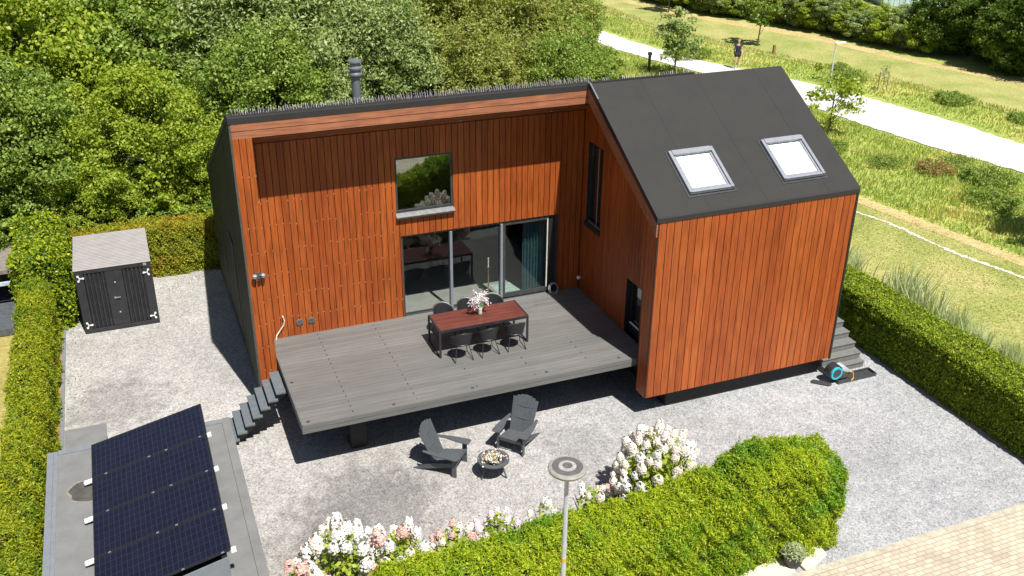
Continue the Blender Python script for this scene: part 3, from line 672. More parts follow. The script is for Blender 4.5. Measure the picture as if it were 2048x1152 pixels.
dup(ch, (5.98, -.27, 0), math.pi-.05, 'black shell chair on the far side of the table, right of the flowers')

# ---------------------------------------------------------------- adirondack chairs and fire bowl
def adirondack():
    r = thing('garden_armchair', 'x', 'chair', (0,0,0)); m = M['adir']       # faces +Y
    ba = R(24); d = Vector((0, -math.sin(ba), math.cos(ba))); b0 = Vector((0, -.16, .24))
    n = 7
    for k in range(n):
        t = (k-(n-1)/2)/((n-1)/2); x = t*.255; ln = .90 - .08*t*t; tilt = t*.05
        a = b0 + Vector((x*.86, 0, 0)) + Vector((0, -.02*(1-abs(t)), 0)); b = a + d*ln + Vector((x*.22, 0, 0))
        mb = MB(); mb.bar(a, b, .094, .018, upv=(0,1,.4)); mb.build('back_slat', m, r, bevel=.005)
    mb = MB().bar((-.27, -.30, .53), (.27, -.30, .53), .06, .02, upv=(0,1,0)).bar((-.30, -.42, .80), (.30, -.42, .80), .05, .02, upv=(0,1,0)); mb.build('back_rail', m, r)
    for k in range(6):
        y = -.12 + k*.088; z = .255 + k*.022; MB().bar((-.27, y, z), (.27, y, z), .08, .018).build('seat_slat', m, r, bevel=.005)
    MB().bar((-.27, .385, .345), (.27, .385, .345), .10, .018, upv=(0,1,-.15)).build('front_apron', m, r)
    for s in (-1, 1):
        MB().prism([(s*.29-.012, .40, .365), (s*.29-.012, .40, .27), (s*.29-.012, -.56, .0), (s*.29-.012, -.68, .0), (s*.29-.012, -.20, .24)], (.024, 0, 0)).build('rear_leg', m, r)
        MB().box(s*.32-.014, s*.32+.014, .29, .40, 0, .53).build('front_leg', m, r, bevel=.004)
        pl = [(.24, .47), (.42, .47), (.45, .40), (.43, .0), (.37, -.38), (.30, -.42), (.30, -.1), (.24, .2)]
        MB().prism([(s*x, y, .531+.0*(y)) for x, y in (pl if s > 0 else pl[::-1])], (0, 0, .022)).build('armrest', m, r, bevel=.005)
    return r
ad = adirondack(); ad.location = (3.45, -3.82, G); ad.rotation_euler = (0, 0, R(-131))
ad['label'] = 'grey slatted garden armchair left of the fire bowl, turned to the right'; ad['group'] = 'slatted garden armchairs'
dup(ad, (5.28, -3.62, G), R(133), 'grey slatted garden armchair right of the fire bowl, facing the hedge')
fb = thing('fire_bowl', 'round dark grey bowl table on splayed legs standing between the garden armchairs', 'fire bowl', (4.35, -4.50, G))
MB().lathe((0,0,0), [(0, .30), (.18, .31), (.30, .40), (.36, .41), (.36, .435), (.27, .435), (.2, .36), (0, .34)], 32).build('bowl', M['adir'], fb, smooth=False)
for k in range(3):
    a = R(75+120*k); MB().bar((.2*math.cos(a), .2*math.sin(a), .34), (.33*math.cos(a), .33*math.sin(a), 0), .035, .02).build('leg', M['adir'], fb)
fp = thing('flower_bouquet', 'mixed bouquet of white, pink and red flowers lying in the fire bowl', 'flowers', (4.31, -4.50, G+.43))
C = rng.normal(0, 1, (500, 3))*np.array([.11, .09, .045]) + np.array([0, 0, .06])
for a, mm, nm in ((0, 'petal_w', 'white_blossom'), (1, 'petal_p', 'pink_blossom'), (2, 'petal_c', 'cream_blossom'), (3, 'leafG', 'leaves')):
    S = C[a::4]; obj(nm, leafmesh(nm, S, unit(len(S)), .055, .04, M[mm]), fp)

# ---------------------------------------------------------------- container
c0 = Vector((-3.05, 7.0, G)); ct = thing('storage_container', 'black steel storage container with ribbed doors and a pale corrugated roof', 'container', c0)
x0, x1, y0, y1, z1 = -4.05, -2.05, 5.73, 8.30, .56
def cb(mb, n, m, p=None, **k): return mb.build(n, m, p or ct, c0, **k)
cb(MB().box(x0+.04, x1-.04, y0+.06, y1-.02, G+.08, z1-.06), 'body', M['dkpaint'])
mb = MB().box(x0, x0+.22, y0, y0+.08, G+.12, z1-.14).box(x1-.22, x1, y0, y0+.08, G+.12, z1-.14).box(x0, x1, y0, y0+.08, z1-.139, z1-.04).box(x0, x1, y0-.02, y0+.08, G, G+.119).box(x0, x0+.06, y0+.081, y1, G, z1-.05).box(x1-.06, x1, y0+.081, y1, G, z1-.05)
cb(mb, 'frame', M['dkpaint'], bevel=.006)
for s, (a, b) in enumerate(((x0+.225, -3.052), (-3.048, x1-.225))):
    mb = MB(); xs = a; w_ = (b-a); n = 5
    cen = (a+b)/2
    flat = .22
    lo, hi = (a, b-flat) if s == 0 else (a+flat, b)
    mb.box(b-flat if s == 0 else a, b if s == 0 else a+flat, y0+.012, y0+.058, G+.13, z1-.15)
    p = (hi-lo)/n
    for k in range(n): mb.prism([(lo+p*k, y0+.05, G+.13), (lo+p*(k+.25), y0+.012, G+.13), (lo+p*(k+.62), y0+.012, G+.13), (lo+p*(k+.87), y0+.05, G+.13), (lo+p*(k+1), y0+.05, G+.13), (lo+p*(k+1), y0+.058, G+.13), (lo+p*k, y0+.058, G+.13)], (0, 0, z1-.15-G-.13))
    dr = cb(mb, 'door', M['dkpaint'])
    if s == 0:
        cb(MB().bar((-3.14, y0-.012, -.42), (-2.97, y0-.012, -.42), .03, .02).box(-3.13, -3.09, y0-.02, y0+.01, -.45, -.39), 'handle', M['galv'], dr)
for z, in ((.05,), (-.88,)):
    mb = MB(); mb.add([(-3.05+.022*math.cos(k*math.pi/5), y0+.006, z+.022*math.sin(k*math.pi/5)) for k in range(10)] + [(-3.05+.022*math.cos(k*math.pi/5), y0-.01, z+.022*math.sin(k*math.pi/5)) for k in range(10)], [tuple(range(10,20))]+[(k,(k+1)%10,(k+1)%10+10,k+10) for k in range(10)])
    cb(mb, 'door_bolt', plain('brass_bolt', (.55, .42, .18), .5))
for (x, z, sg) in ((x0+.13, .30, -1), (x1-.13, .22, 1), (x0+.13, G+.26, -1), (x1-.13, G+.26, 1)):
    mb = MB()
    for k in range(3):
        a = R(180*(sg > 0) + 120*k); dx, dz = .085*math.cos(a), .085*math.sin(a)
        mb.bar((x, y0-.012, z), (x+dx, y0-.012, z+dz), .026, .012, upv=(0,1,0)); mb.bar((x+dx, y0-.013, z+dz-.024), (x+dx, y0-.013, z+dz+.024), .05, .014, upv=(0,1,0))
    cb(mb, 'corner_emblem', M['white'])
mb = MB(); n = 24; p = (y1-y0+.02)/n
for k in range(n):
    ya = y0-.01+p*k; mb.prism([(x0-.01, ya, z1-.03), (x0-.01, ya, z1-.018), (x0-.01, ya+p*.3, z1+.012), (x0-.01, ya+p*.6, z1+.012), (x0-.01, ya+p*.9, z1-.018), (x0-.01, ya+p, z1-.018), (x0-.01, ya+p, z1-.03)], (x1-x0+.02, 0, 0))
cb(mb, 'roof', M['corr'])
cb(MB().box(x1-.20, x1-.11, y0-.03, y0+.03, z1-.12, z1-.05), 'vent_box', M['galv'])

# ---------------------------------------------------------------- garage with panels
g0 = Vector((-2.7, -6.5, G)); ga = thing('flat_roofed_garage', 'low black outbuilding with a flat grey felt roof, under the solar panels', 'garage', g0)
def gb(mb, n, m, p=None, **k): return mb.build(n, m, p or ga, g0, **k)
ZG = 1.1
gb(MB().box(-4.30, -1.12, -11.4, -4.02, G, ZG-.12), 'wall', M['dkpaint'])
gr = gb(MB().box(-4.22, -1.20, -11.4, -4.10, ZG-.119, ZG-.03), 'roof', M['bitumen'])
mb = MB().box(-4.38, -4.20, -11.4, -3.98, ZG-.16, ZG-.02); mb.box(-4.33, -4.27, -11.3, -4.03, ZG-.018, ZG+.0)
gb(mb, 'gutter', M['steel'])
gb(MB().box(-1.22, -1.06, -11.4, -3.98, ZG-.16, ZG+.0), 'edge_trim', M['bitumen'])
gb(MB().box(-4.19, -1.23, -4.12, -3.98, ZG-.16, ZG-.005), 'edge_trim', M['steel'])
vs = []
for k in range(26):
    a = 2*math.pi*k/26; rr = 1+.10*math.sin(3*a+1)+.05*math.sin(7*a); vs.append((-3.62+.40*rr*math.cos(a), -5.42+.30*rr*math.sin(a), ZG-.026))
gb(MB().add(vs, [tuple(range(26))]), 'damp_stain', M['puddle'], gr)
vs = [(-3.62+(x+3.62)*1.12, -5.42+(y+5.42)*1.15, z-.002) for x, y, z in vs]
gb(MB().add(vs, [tuple(range(26))]), 'stain_rim', plain('stain_rim', (.21, .19, .165), .7), gr)
gb(MB().prism([(-3.5, -8.72, ZG-.02), (-1.62, -8.72, ZG-.02), (-1.62, -8.72, ZG+.50), (-3.5, -8.72, ZG+.06)], (0, .02, 0)), 'mounting_plate', M['steel'])
sp0 = None
for k in range(4):
    yc = -4.22 - 1.108*k - .54
    p = thing('solar_panel', 'x', 'solar panel', (-3.59, yc, ZG+.09), 0, 'solar panels on the flat garage roof'); p.rotation_euler = (0, -math.atan2(.45, 2.03), 0)
    L = math.hypot(2.03, .45)
    if k == 0:
        q = [MB().box(.018, L-.018, -.532, .532, .006, .03), MB().box(0, .016, -.548, .548, 0, .034).box(L-.016, L, -.548, .548, 0, .034).box(.017, L-.017, -.548, -.534, 0, .034).box(.017, L-.017, .534, .548, 0, .034),
             MB().box(-.15, .0, -.58, -.50, -.03, .012), MB().box(L-.01, L+.07, -.58, -.50, -.03, .02)]
        kids = [q[0].build('cells', M['solar'], p), q[1].build('frame', M['black'], p), q[2].build('clamp', M['white'], p), q[3].build('clamp', M['white'], p), *[MB().box(x-.022, x+.022, -.566, -.548, .03, .044).build('clip', M['galv'], p) for x in (.25, 1.02, 1.33, 1.95)]]
        proto = kids
    else:
        for o in proto: c = o.copy(); col.objects.link(c); c.parent = p
    p['label'] = ['dark solar panel farthest up the roof, at the back edge by the deck steps', 'dark solar panel beside the brown damp stain, second from the back edge', 'dark solar panel second from the front plate, below the damp stain', 'dark solar panel nearest the camera, above the grey mounting plate'][k]
mb = MB().box(-3.5, -3.42, -8.7, -4.3, ZG-.028, ZG+.07).box(-1.72, -1.64, -8.7, -4.3, ZG-.028, ZG+.46); gb(mb, 'mounting_rail', M['black'])
bx = MB().box(-4.32, -3.53, -3.6, -1.08, G+.02, -.32).box(-4.35, -3.50, -3.62, -1.04, -.318, -.29).build('log_store', [M['bitumen']], None)
tag(bx, 'low flat-topped grey storage box between the left hedge and the garage roof', 'storage box')

# ---------------------------------------------------------------- neighbour's shed, left edge
n0 = Vector((-7.4, 8, G)); ns = thing('neighbour_veranda', 'low veranda with brown felt roof and dark plank deck beyond the left hedge', 'veranda', n0)
MB().box(-9.5, -5.75, 9.3, 9.6, G, -.13).build('wall', M['black'], ns, n0)
MB().box(-9.6, -5.45, 7.80, 9.7, -.12, 0).build('roof', plain('brown_felt', (.20, .175, .15), .9), ns, n0)
MB().box(-9.5, -5.5, 7.84, 7.94, -.50, -.41).build('pale_beam', plain('pale_blue_beam', (.42, .50, .58), .5), ns, n0)
mb = MB()
for k in range(15): y = 6.42+k*.2; mb.box(-9.5, -5.45, y, y+.192, G, -1.2+.001*(k%3))
mb.build('plank_deck', plain('dark_deck_planks', (.085, .095, .105), .5), ns, n0)
for x in (-9.3, -7.6, -5.9): MB().box(x, x+.1, 7.86, 7.93, -1.19, -.51).build('post', M['black'], ns, n0)

# ---------------------------------------------------------------- street lamp in front of the hedge
l0 = Vector((2.49, -12.0, G)); sl = thing('street_lamp', 'street lamp with a flat round weathered disc head, in front of the hedge', 'street lamp', l0)
MB().tube([(0,0,0), (0,0,2.2), (0,0,5.80)], [.05, .043, .028], 14).build('pole', M['pole'], sl)
MB().tube([(0,0,4.32), (0,0,4.385)], .0365, 14).build('orange_band', M['orange'], sl)
hd = MB().lathe((0,0,5.82), [(.0, -.05), (.08, -.04), (.215, -.03), (.245, .0), (.25, .024), (.235, .042), (.20, .050), (.115, .058), (.105, .060), (.065, .063), (.03, .066), (0, .067)], 40, mis=[1,1,2,1,1,1,0,3,3,0,0]).build('lamp_head', [M['lampdark'], M['lamplight'], plain('yellowed_lens', (.42, .36, .2), .3), plain('worn_ring', (.33, .32, .31), .6, var=.25, scale=20)], sl)

# lamp by the footpath
l0 = Vector((34.6, 22.1, G)); sl = thing('path_lamp', 'thin grey path lamp with a flat arm head beside the pale footpath', 'street lamp', l0)
MB().tube([(0,0,0), (0,0,2.15)], [.05, .035], 10).build('pole', M['pole'], sl)
MB().box(-.06, .62, -.09, .09, 2.15, 2.21).build('lamp_head', M['white'], sl, bevel=.01)

# hose reel with tray
h0 = Vector((14.1, -4.0, G)); hr = thing('hose_reel', 'garden hose reel with a turquoise ring beside the entrance steps', 'hose reel', h0)
def ring(r0, r1, y0, y1, cx=-.06, cz=.32, n=26):
    m = MB(); vs = []
    for (r, y) in ((r0, y0), (r1, y0), (r1, y1), (r0, y1)): vs += [(cx+r*math.cos(2*math.pi*k/n), y, cz+r*math.sin(2*math.pi*k/n)) for k in range(n)]
    return m.add(vs, [(a*n+k, a*n+(k+1)%n, ((a+1)%4)*n+(k+1)%n, ((a+1)%4)*n+k) for a in range(4) for k in range(n)])
ring(.13, .175, -.14, -.09).build('turquoise_ring', M['turq'], hr)
ring(.01, .125, -.13, -.10).build('hub', M['frame'], hr); ring(.02, .215, -.088, .12).build('drum', M['dkpaint'], hr)
MB().prism([(-.20, -.06, .46), (.22, -.06, .46), (.42, -.06, .30), (.42, -.06, .22), (-.2, -.06, .40)], (0, .20, 0)).build('cover', plain('pale_grey_plastic', (.45, .47, .50), .4), hr, bevel=.01)
MB().prism([(.1, -.08, .1), (.38, -.08, .1), (.38, -.08, .21), (.1, -.08, .38)], (0, .22, 0)).build('body', M['trimgrey'], hr)
MB().tube([(.36, -.12, .30), (.46, -.15, .26), (.48, -.17, .1), (.40, -.2, .05)], .014, 6).build('hose_end', M['orange'], hr)
o = MB().box(-.62, .62, -.16, .16, .0, .03).box(-.62, .62, -.16, -.13, .03, .09).box(-.62, .62, .13, .16, .03, .09).box(-.62, -.59, -.129, .129, .03, .09).box(.59, .62, -.129, .129, .03, .09).build('boot_tray', M['frame'], None); o.location = (14.72, -4.02, G+.005)
tag(o, 'long black open tray lying on the gravel in front of the entrance steps', 'tray')
vs = [(14.05+.16*math.cos(k*math.pi/7)*1.4, -3.9, 0) for k in range(3)]
o = MB().prism([(-.24, -.06, 0), (.20, -.10, 0), (.26, -.02, 0), (.20, .06, 0), (-.22, .08, 0), (-.27, .0, 0)], (0, 0, .05)).build('rubber_mat', M['frame'], None, bevel=.01); o.location = (13.72, -3.98, G+.006); o.rotation_euler = (0, 0, R(-38))
tag(o, 'small dark rubber mat lying left of the hose reel', 'mat')

# pot plant and slabs
for (x, y, w, dd, r_, lb) in ((9.25, -9.28, .42, .30, .35, 'pale stone slab right of the potted lavender'), (8.15, -9.45, .75, .26, .12, 'pale stone slab left of the potted lavender, under the hedge')):
    o = MB().prism([(-w, -dd*.8, 0), (-w*.6, -dd, 0), (w*.7, -dd*.9, 0), (w, 0, 0), (w*.7, dd, 0), (-w*.7, dd*.8, 0)], (0, 0, .05)).build('stepping_stone', M['slab'], None, bevel=.015)
    o.location = (x, y, G+.013); o.rotation_euler = (0, 0, r_); tag(o, lb, 'slab', 'stepping stones by the hedge')
pp = thing('potted_lavender', 'grey-green lavender in a round dark pot at the corner of the front hedge', 'potted plant', (8.78, -9.42, G+.01))
MB().lathe((0,0,0), [(0, .0), (.11, .0), (.17, .12), (.20, .26), (.215, .30), (.20, .30), (.185, .24), (0, .24)], 26).build('pot', M['dkpaint'], pp, smooth=False)
n = 900; a = rng.uniform(0, 6.283, n); e_ = rng.uniform(.15, 1.5, n); rr = rng.uniform(.14, .27, n)
C = np.stack([rr*np.cos(a)*np.cos(e_), rr*np.sin(a)*np.cos(e_), .27+rr*np.sin(e_)], 1)
obj('foliage', leafmesh('lav', C, unit(n), .075, .016, M['reed']), pp)

# ---------------------------------------------------------------- hedges
def hedge(name, label, x0, x1, y0, y1, z0, z1, mat, dens=1300, leaf=(.085, .028), rough=.09, top=None, seed=0, skip=(), tilt=0):
    """a clipped hedge: leaf sprigs in an uneven shell round dark inner twigs"""
    cx, cy = (x0+x1)/2, (y0+y1)/2; root = thing(name, label, 'hedge', (cx, cy, z0))
    topf = top or (lambda x, y: np.full_like(x, z1))
    faces = []
    W, D, Hh = x1-x0, y1-y0, z1-z0
    def bumps(P, s): 
        q = P*s; return (np.sin(q[:,0]*2.1+seed)*np.sin(q[:,1]*1.7+1.3*seed)+np.sin(q[:,0]*4.3+q[:,2]*3.1)*.5+np.sin(q[:,1]*5.1+q[:,2]*2.3+2)*.5+np.sin(q[:,2]*6+q[:,0]*7)*.35)
    Cs, Ns = [], []
    for fc in ('top', 'x0', 'x1', 'y0', 'y1'):
        if fc in skip: continue
        area = {'top': W*D, 'x0': D*Hh, 'x1': D*Hh, 'y0': W*Hh, 'y1': W*Hh}[fc]; n = int(area*dens)
        u, v = rng.uniform(0, 1, n), rng.uniform(0, 1, n)
        if fc == 'top': P = np.stack([x0+u*W, y0+v*D, np.zeros(n)], 1); N = np.tile([0,0,1.], (n,1))
        elif fc[0] == 'x': P = np.stack([np.full(n, x0 if fc == 'x0' else x1), y0+u*D, v], 1); N = np.tile([-1. if fc == 'x0' else 1., 0, 0], (n,1))
        else: P = np.stack([x0+u*W, np.full(n, y0 if fc == 'y0' else y1), v], 1); N = np.tile([0, -1. if fc == 'y0' else 1., 0], (n,1))
        zt = topf(P[:,0], P[:,1])
        P[:,2] = zt if fc == 'top' else z0 + P[:,2]*(zt-z0)
        r = bumps(P, 2.0)*rough*.5 + bumps(P, 6.5)*rough*.35 + rng.normal(0, rough*.33, n)
        depth = np.minimum(r, rough*1.9)
        # rounded shoulders
        if fc != 'top': k = np.clip((P[:,2]-(zt-.16))/.16, 0, 1); P -= N*(k*k*.09)[:,None]
        else:
            ex = np.minimum(P[:,0]-x0, x1-P[:,0]); ey = np.minimum(P[:,1]-y0, y1-P[:,1]); k = np.clip(1-np.minimum(ex, ey)/.14, 0, 1); P[:,2] -= k*k*.07
        P += N*depth[:,None]
        Cs.append(P); Ns.append(N*.7 + unit(n)*1.0 + np.array([0, -.15, .35]))
    k = rng.random(sum(map(len, Cs))) < .03; C = np.concatenate(Cs); N = np.concatenate(Ns)      # stray shoots standing proud
    E_ = C[k].repeat(3, 0); E_ += (unit(len(E_))*.25 + np.array([0, 0, .8]))*np.tile([.02, .06, .10], len(E_)//3)[:, None]*(rough/.10)
    C = np.concatenate([C, E_]); N = np.concatenate([N, unit(len(E_))]); s = rng.uniform(.6, 1.4, len(C))
    obj('foliage', leafmesh('foliage', C - np.array([cx, cy, z0]), N, leaf[0]*s, leaf[1]*s, mat), root)
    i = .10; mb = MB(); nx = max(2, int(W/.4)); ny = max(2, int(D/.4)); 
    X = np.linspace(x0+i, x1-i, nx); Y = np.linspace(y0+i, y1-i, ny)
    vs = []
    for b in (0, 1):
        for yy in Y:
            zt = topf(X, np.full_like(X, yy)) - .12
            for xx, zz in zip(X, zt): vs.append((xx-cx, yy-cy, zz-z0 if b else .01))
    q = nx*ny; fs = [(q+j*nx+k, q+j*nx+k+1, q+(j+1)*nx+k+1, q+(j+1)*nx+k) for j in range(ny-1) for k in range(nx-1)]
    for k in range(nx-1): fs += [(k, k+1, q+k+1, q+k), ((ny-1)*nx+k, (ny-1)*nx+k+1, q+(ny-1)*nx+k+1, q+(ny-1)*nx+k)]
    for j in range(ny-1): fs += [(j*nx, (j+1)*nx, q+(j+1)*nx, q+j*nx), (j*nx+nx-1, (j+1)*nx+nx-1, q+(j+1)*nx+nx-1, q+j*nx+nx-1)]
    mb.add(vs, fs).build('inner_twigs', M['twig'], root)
    return root
def ftop(x, y):
    b = np.interp(x, [.6, 1.5, 4.0, 5.5, 6.8, 7.55, 8.0, 8.8, 9.5, 10.1], [-.02, .08, .12, .20, .30, .42, .80, .86, .70, .42])
    return b + .05*np.sin(x*1.9) + .035*np.sin(x*4.3+1) + .03*np.sin(y*5)
hedge('front_hedge', 'shaggy yellow-green hedge behind the street lamp, with a taller clump at its right end', .75, 10.02, -9.22, -8.05, G+.0, .15, M['hedgeF'], dens=5200, leaf=(.066, .018), rough=.12, top=ftop, seed=1)
hedge('left_hedge', 'long bright yellow-green hedge along the left edge of the yard', -5.42, -4.78, -10.5, 6.35, G, .32, M['hedgeL'], dens=2900, leaf=(.066, .022), rough=.12, top=lambda x, y: .27+.07*np.sin(y*1.7)+.05*np.sin(y*4.1+x*3), seed=2)
hedge('right_hedge', 'neatly clipped dark-sided hedge running along the right side of the drive', 15.98, 17.15, -11.5, 4.2, G, 0, M['hedgeR'], dens=2600, leaf=(.062, .024), rough=.05, top=lambda x, y: .02+.02*np.sin(y*2), seed=3)
hedge('back_hedge', 'olive-green hedge behind the storage container', -4.6, 1.2, 8.92, 9.85, G, .25, M['hedgeB'], dens=2300, leaf=(.07, .025), rough=.10, top=lambda x, y: .22+.05*np.sin(x*2.3), seed=4)
hedge('corner_hedge', 'tall dark-green hedge end left of the storage container', -5.6, -4.35, 6.25, 9.6, G, 1.0, M['hedgeR'], dens=1100, leaf=(.11, .05), rough=.15, top=lambda x, y: .75+.12*np.sin(y*2.2)+.1*np.sin(x*5), seed=5)

# ---------------------------------------------------------------- hydrangeas
HEADS = {}
def headmesh(kind):
    if kind not in HEADS:
        n = 170; h = rng.uniform(0, 1, n); a = rng.uniform(0, 6.283, n); r = .085*np.sqrt(1-h*.85)
        C = np.stack([r*np.cos(a), r*np.sin(a), h*.17-.02], 1); N = np.stack([np.cos(a), np.sin(a), h*1.2], 1) + unit(n)*.5
        HEADS[kind] = leafmesh('flower_head', C, N, .036, .036, M[kind])
    return HEADS[kind]
def hydrangea(name, label, x, y, rx, ry, h, heads, kinds, leafm='leafY', nl=900, hs=1.0):
    root = thing(name, label, 'shrub', (x, y, G), 0, 'hydrangeas along the inside of the front hedge')
    n = nl; d = unit(n); d[:,2] = np.abs(d[:,2]); k = rng.uniform(.55, 1, (n,1)); C = d*k*np.array([rx, ry, h])
    obj('foliage', leafmesh('foliage', C, d+unit(n)*.6, .12, .075, M[leafm]), root)
    mb = MB()
    for j in range(9):
        a = random.uniform(0, 6.28); mb.tube([(0,0,0), (rx*.4*math.cos(a), ry*.4*math.sin(a), h*.5), (rx*.75*math.cos(a), ry*.75*math.sin(a), h*.8)], [.015, .01, .005], 5)
    mb.build('stems', M['bark'], root)
    pts = []
    tries = 0
    while len(pts) < heads and tries < 9000:
        tries += 1; d = unit(1)[0]; d[2] = abs(d[2])
        if d[2] < .12: continue
        p = d*np.array([rx, ry, h])*random.uniform(.94, 1.06)
        if all(np.linalg.norm(p-q) > .135*hs for q in pts): pts.append(p)
    for p in pts:
        o = obj('flower_head', headmesh(random.choice(kinds)), root); o.location = p; s = random.uniform(.75, 1.15)*hs; o.scale = (s, s, s*random.uniform(.8, 1.15))
        t = Vector((p[0]/rx*.6, p[1]/ry*.6, 1.0)); o.rotation_euler = t.to_track_quat('Z', 'Y').to_euler()
    return root
hydrangea('hydrangea', 'largest hydrangea, a tall dome of cream-white heads right of the street lamp', 7.32, -6.5, .98, .85, 1.62, 95, ['petal_c', 'petal_c', 'petal_w', 'petal_c'], nl=1700, hs=1.25)
hydrangea('hydrangea', 'white hydrangea with the biggest cone heads, beside the garage roof corner', .35, -7.0, .85, .65, 1.60, 46, ['petal_w', 'petal_w', 'petal_c'], hs=1.6)
hydrangea('hydrangea', 'low white hydrangea touching the garage roof edge at the bottom left', -.50, -7.4, .6, .6, 1.2, 32, ['petal_w', 'petal_w', 'petal_w', 'petal_p'], hs=1.4)
hydrangea('hydrangea', 'white and pink-tinged hydrangea right of the big cone-headed one', 1.40, -7.35, .7, .6, 1.5, 40, ['petal_w', 'petal_w', 'petal_p', 'petal_c'], hs=1.4)
hydrangea('hydrangea', 'hydrangea with mostly faded salmon-pink heads along the hedge top', 2.40, -7.5, .6, .45, 1.42, 30, ['petal_p', 'petal_p', 'petal_c'], hs=1.0)
hydrangea('hydrangea', 'hydrangea with pale lilac-pink heads at the middle of the hedge', 3.30, -7.5, .6, .42, 1.48, 32, ['petal_l', 'petal_l', 'petal_w'], hs=1.0)
hydrangea('hydrangea', 'small sparse white hydrangea left of the lamp pole', 4.30, -7.5, .5, .4, 1.42, 14, ['petal_w', 'petal_c'], nl=500, hs=.9)
hydrangea('hydrangea', 'small white hydrangea with crimson hints just right of the lamp pole', 5.35, -7.4, .55, .45, 1.5, 22, ['petal_w', 'petal_c', 'petal_w', 'petal_p'], nl=600, hs=.95)
# foreground shrub bottom-left under the white heads
hydrangea('hydrangea', 'leafy hydrangea with small dusky pink heads at the bottom edge of the view', .15, -8.2, .95, .6, 1.2, 24, ['petal_p', 'petal_c'], nl=1600, hs=.8)

P = np.concatenate([rng.normal((7.2, -5.6), (1.1, .5), (90, 2)), rng.normal((1.2, -6.0), (1.8, .45), (150, 2)), rng.uniform((-4.4, 7.4), (0, 8.9), (160, 2)), rng.uniform((-4.5, -1), (-4.1, 8), (120, 2))])
N_ = unit(len(P))*.3 + np.array([0, 0, 1.]); o = obj('fallen_leaves', leafmesh('fallen_leaves', np.concatenate([P, np.full((len(P), 1), G+.012)], 1), N_, .055, .03, leafmat('dead_leaves', [(.12, .07, .03), (.30, .20, .08), (.5, .42, .32)], .1)))
tag(o, 'scattered fallen leaves and petals on the gravel along the hedges', 'leaves', None, 'stuff')
# ---------------------------------------------------------------- trees
def crown_mesh(name, mat, rx, rz, zc, nclump, per, leaf, lw, squash=1.0, droop=.0, shell=.55, loose=.06):
    d = unit(nclump); rad = rng.uniform(shell, 1, (nclump, 1))**.6
    cc = d*rad*np.array([rx, rx, rz]); cc[:,2] += zc
    az = np.arctan2(d[:,1], d[:,0]); lobe = 1 + .17*np.sin(3*az + 5*d[:,2]) + .13*np.sin(7*az - 4*d[:,2] + 1); cc[:,:2] *= lobe[:,None]; cc[:,2] += rz*.14*np.sin(4*az+2)*np.sin(5*d[:,0]+3*d[:,1])
    cr = rng.uniform(.07, .24, nclump)*rx
    C = []; N = []
    for c, r in zip(cc, cr):
        u = unit(per); k = rng.uniform(.5, 1.05, (per, 1)); p = c + u*k*r*np.array([1.15, 1.15, .7]); p[:,2] -= droop*np.linalg.norm(u[:,:2], axis=1)*r
        C.append(p); N.append(u*.6 + unit(per)*.8 + np.array([0, 0, .45]))
    m = int(nclump*per*loose); u = unit(m); k = rng.uniform(.5, 1.06, (m, 1)); q = u*k*np.array([rx, rx, rz]); q[:,2] += zc
    C.append(q); N.append(u*.4 + unit(m) + np.array([0, 0, .4]))
    C = np.concatenate(C); N = np.concatenate(N); s = rng.uniform(.5, 1.5, len(C))
    return leafmesh(name, C, N, leaf*s, lw*s, mat, fold=.12), cc
def trunk_mb(zc, rx, rz, cc, r0=.16, nl=9, wander=.1):
    mb = MB(); top = zc + rz*.55; pts = [(0,0,0)]; x = y = 0
    for k in range(1, 6): x += random.uniform(-wander, wander); y += random.uniform(-wander, wander); pts.append((x, y, top*k/5))
    mb.tube(pts, [r0*(1-.16*k) for k in range(6)], 9)
    for c in cc[:nl]:
        h = max(.25, min(top*.95, c[2]-abs(c[0])*.6)); i = min(5, h/top*5); p = pts[int(i)]
        s = Vector((p[0], p[1], h if False else p[2])); e = Vector(c); m = (s+e)/2 + Vector((0, 0, -.05*rx)); mb.tube([s, m, e], [r0*.4, r0*.25, r0*.08], 6)
    return mb
def tree_proto(name, label, cat, mat, rx, rz, zc, nclump, per, leaf, lw, r0=.16, **kw):
    root = thing(name, label, cat, (0,0,G)); me, cc = crown_mesh('crown', M[mat], rx, rz, zc, nclump, per, leaf, lw, **kw)
    obj('crown', me, root); trunk_mb(zc, rx, rz, cc, r0, 26).build('trunk', M['bark'], root); return root

WG = 'trees of the wood behind the house'
protos = [
 tree_proto('broadleaf_tree', 'yellow-green broadleaf tree crowding into the wood behind the house', 'tree', 'leafY', 3.0, 3.6, 3.9, 330, 230, .125, .08),
 tree_proto('broadleaf_tree', 'fresh mid-green broadleaf tree in the wood behind the house', 'tree', 'leafG', 3.1, 3.9, 4.1, 340, 230, .125, .08, droop=.5),
 tree_proto('willow_tree', 'grey-green tree with silvery leaves in the wood behind the house', 'tree', 'leafS', 3.0, 3.8, 4.1, 340, 230, .14, .06, droop=1.2),
 tree_proto('broadleaf_tree', 'olive-brown tinged tree with arching twigs in the wood behind the house', 'tree', 'leafB', 3.2, 3.6, 4.0, 340, 230, .15, .06, droop=1.4)]
for p in protos: p['group'] = WG
used = [0]*4
def place(k, x, y, s, label):
    sc = (s, s, s*random.uniform(.9, 1.15)); rz = random.uniform(0, 6.28)
    if used[k] == 0:
        protos[k].location = (x, y, G); protos[k].rotation_euler = (0,0,rz); protos[k].scale = sc; used[k] = 1; protos[k]['label'] = label; return
    dup(protos[k], (x, y, G), rz, label, None, sc)
HID = 'tree deep in the wood, almost hidden behind the crowns in front of it'
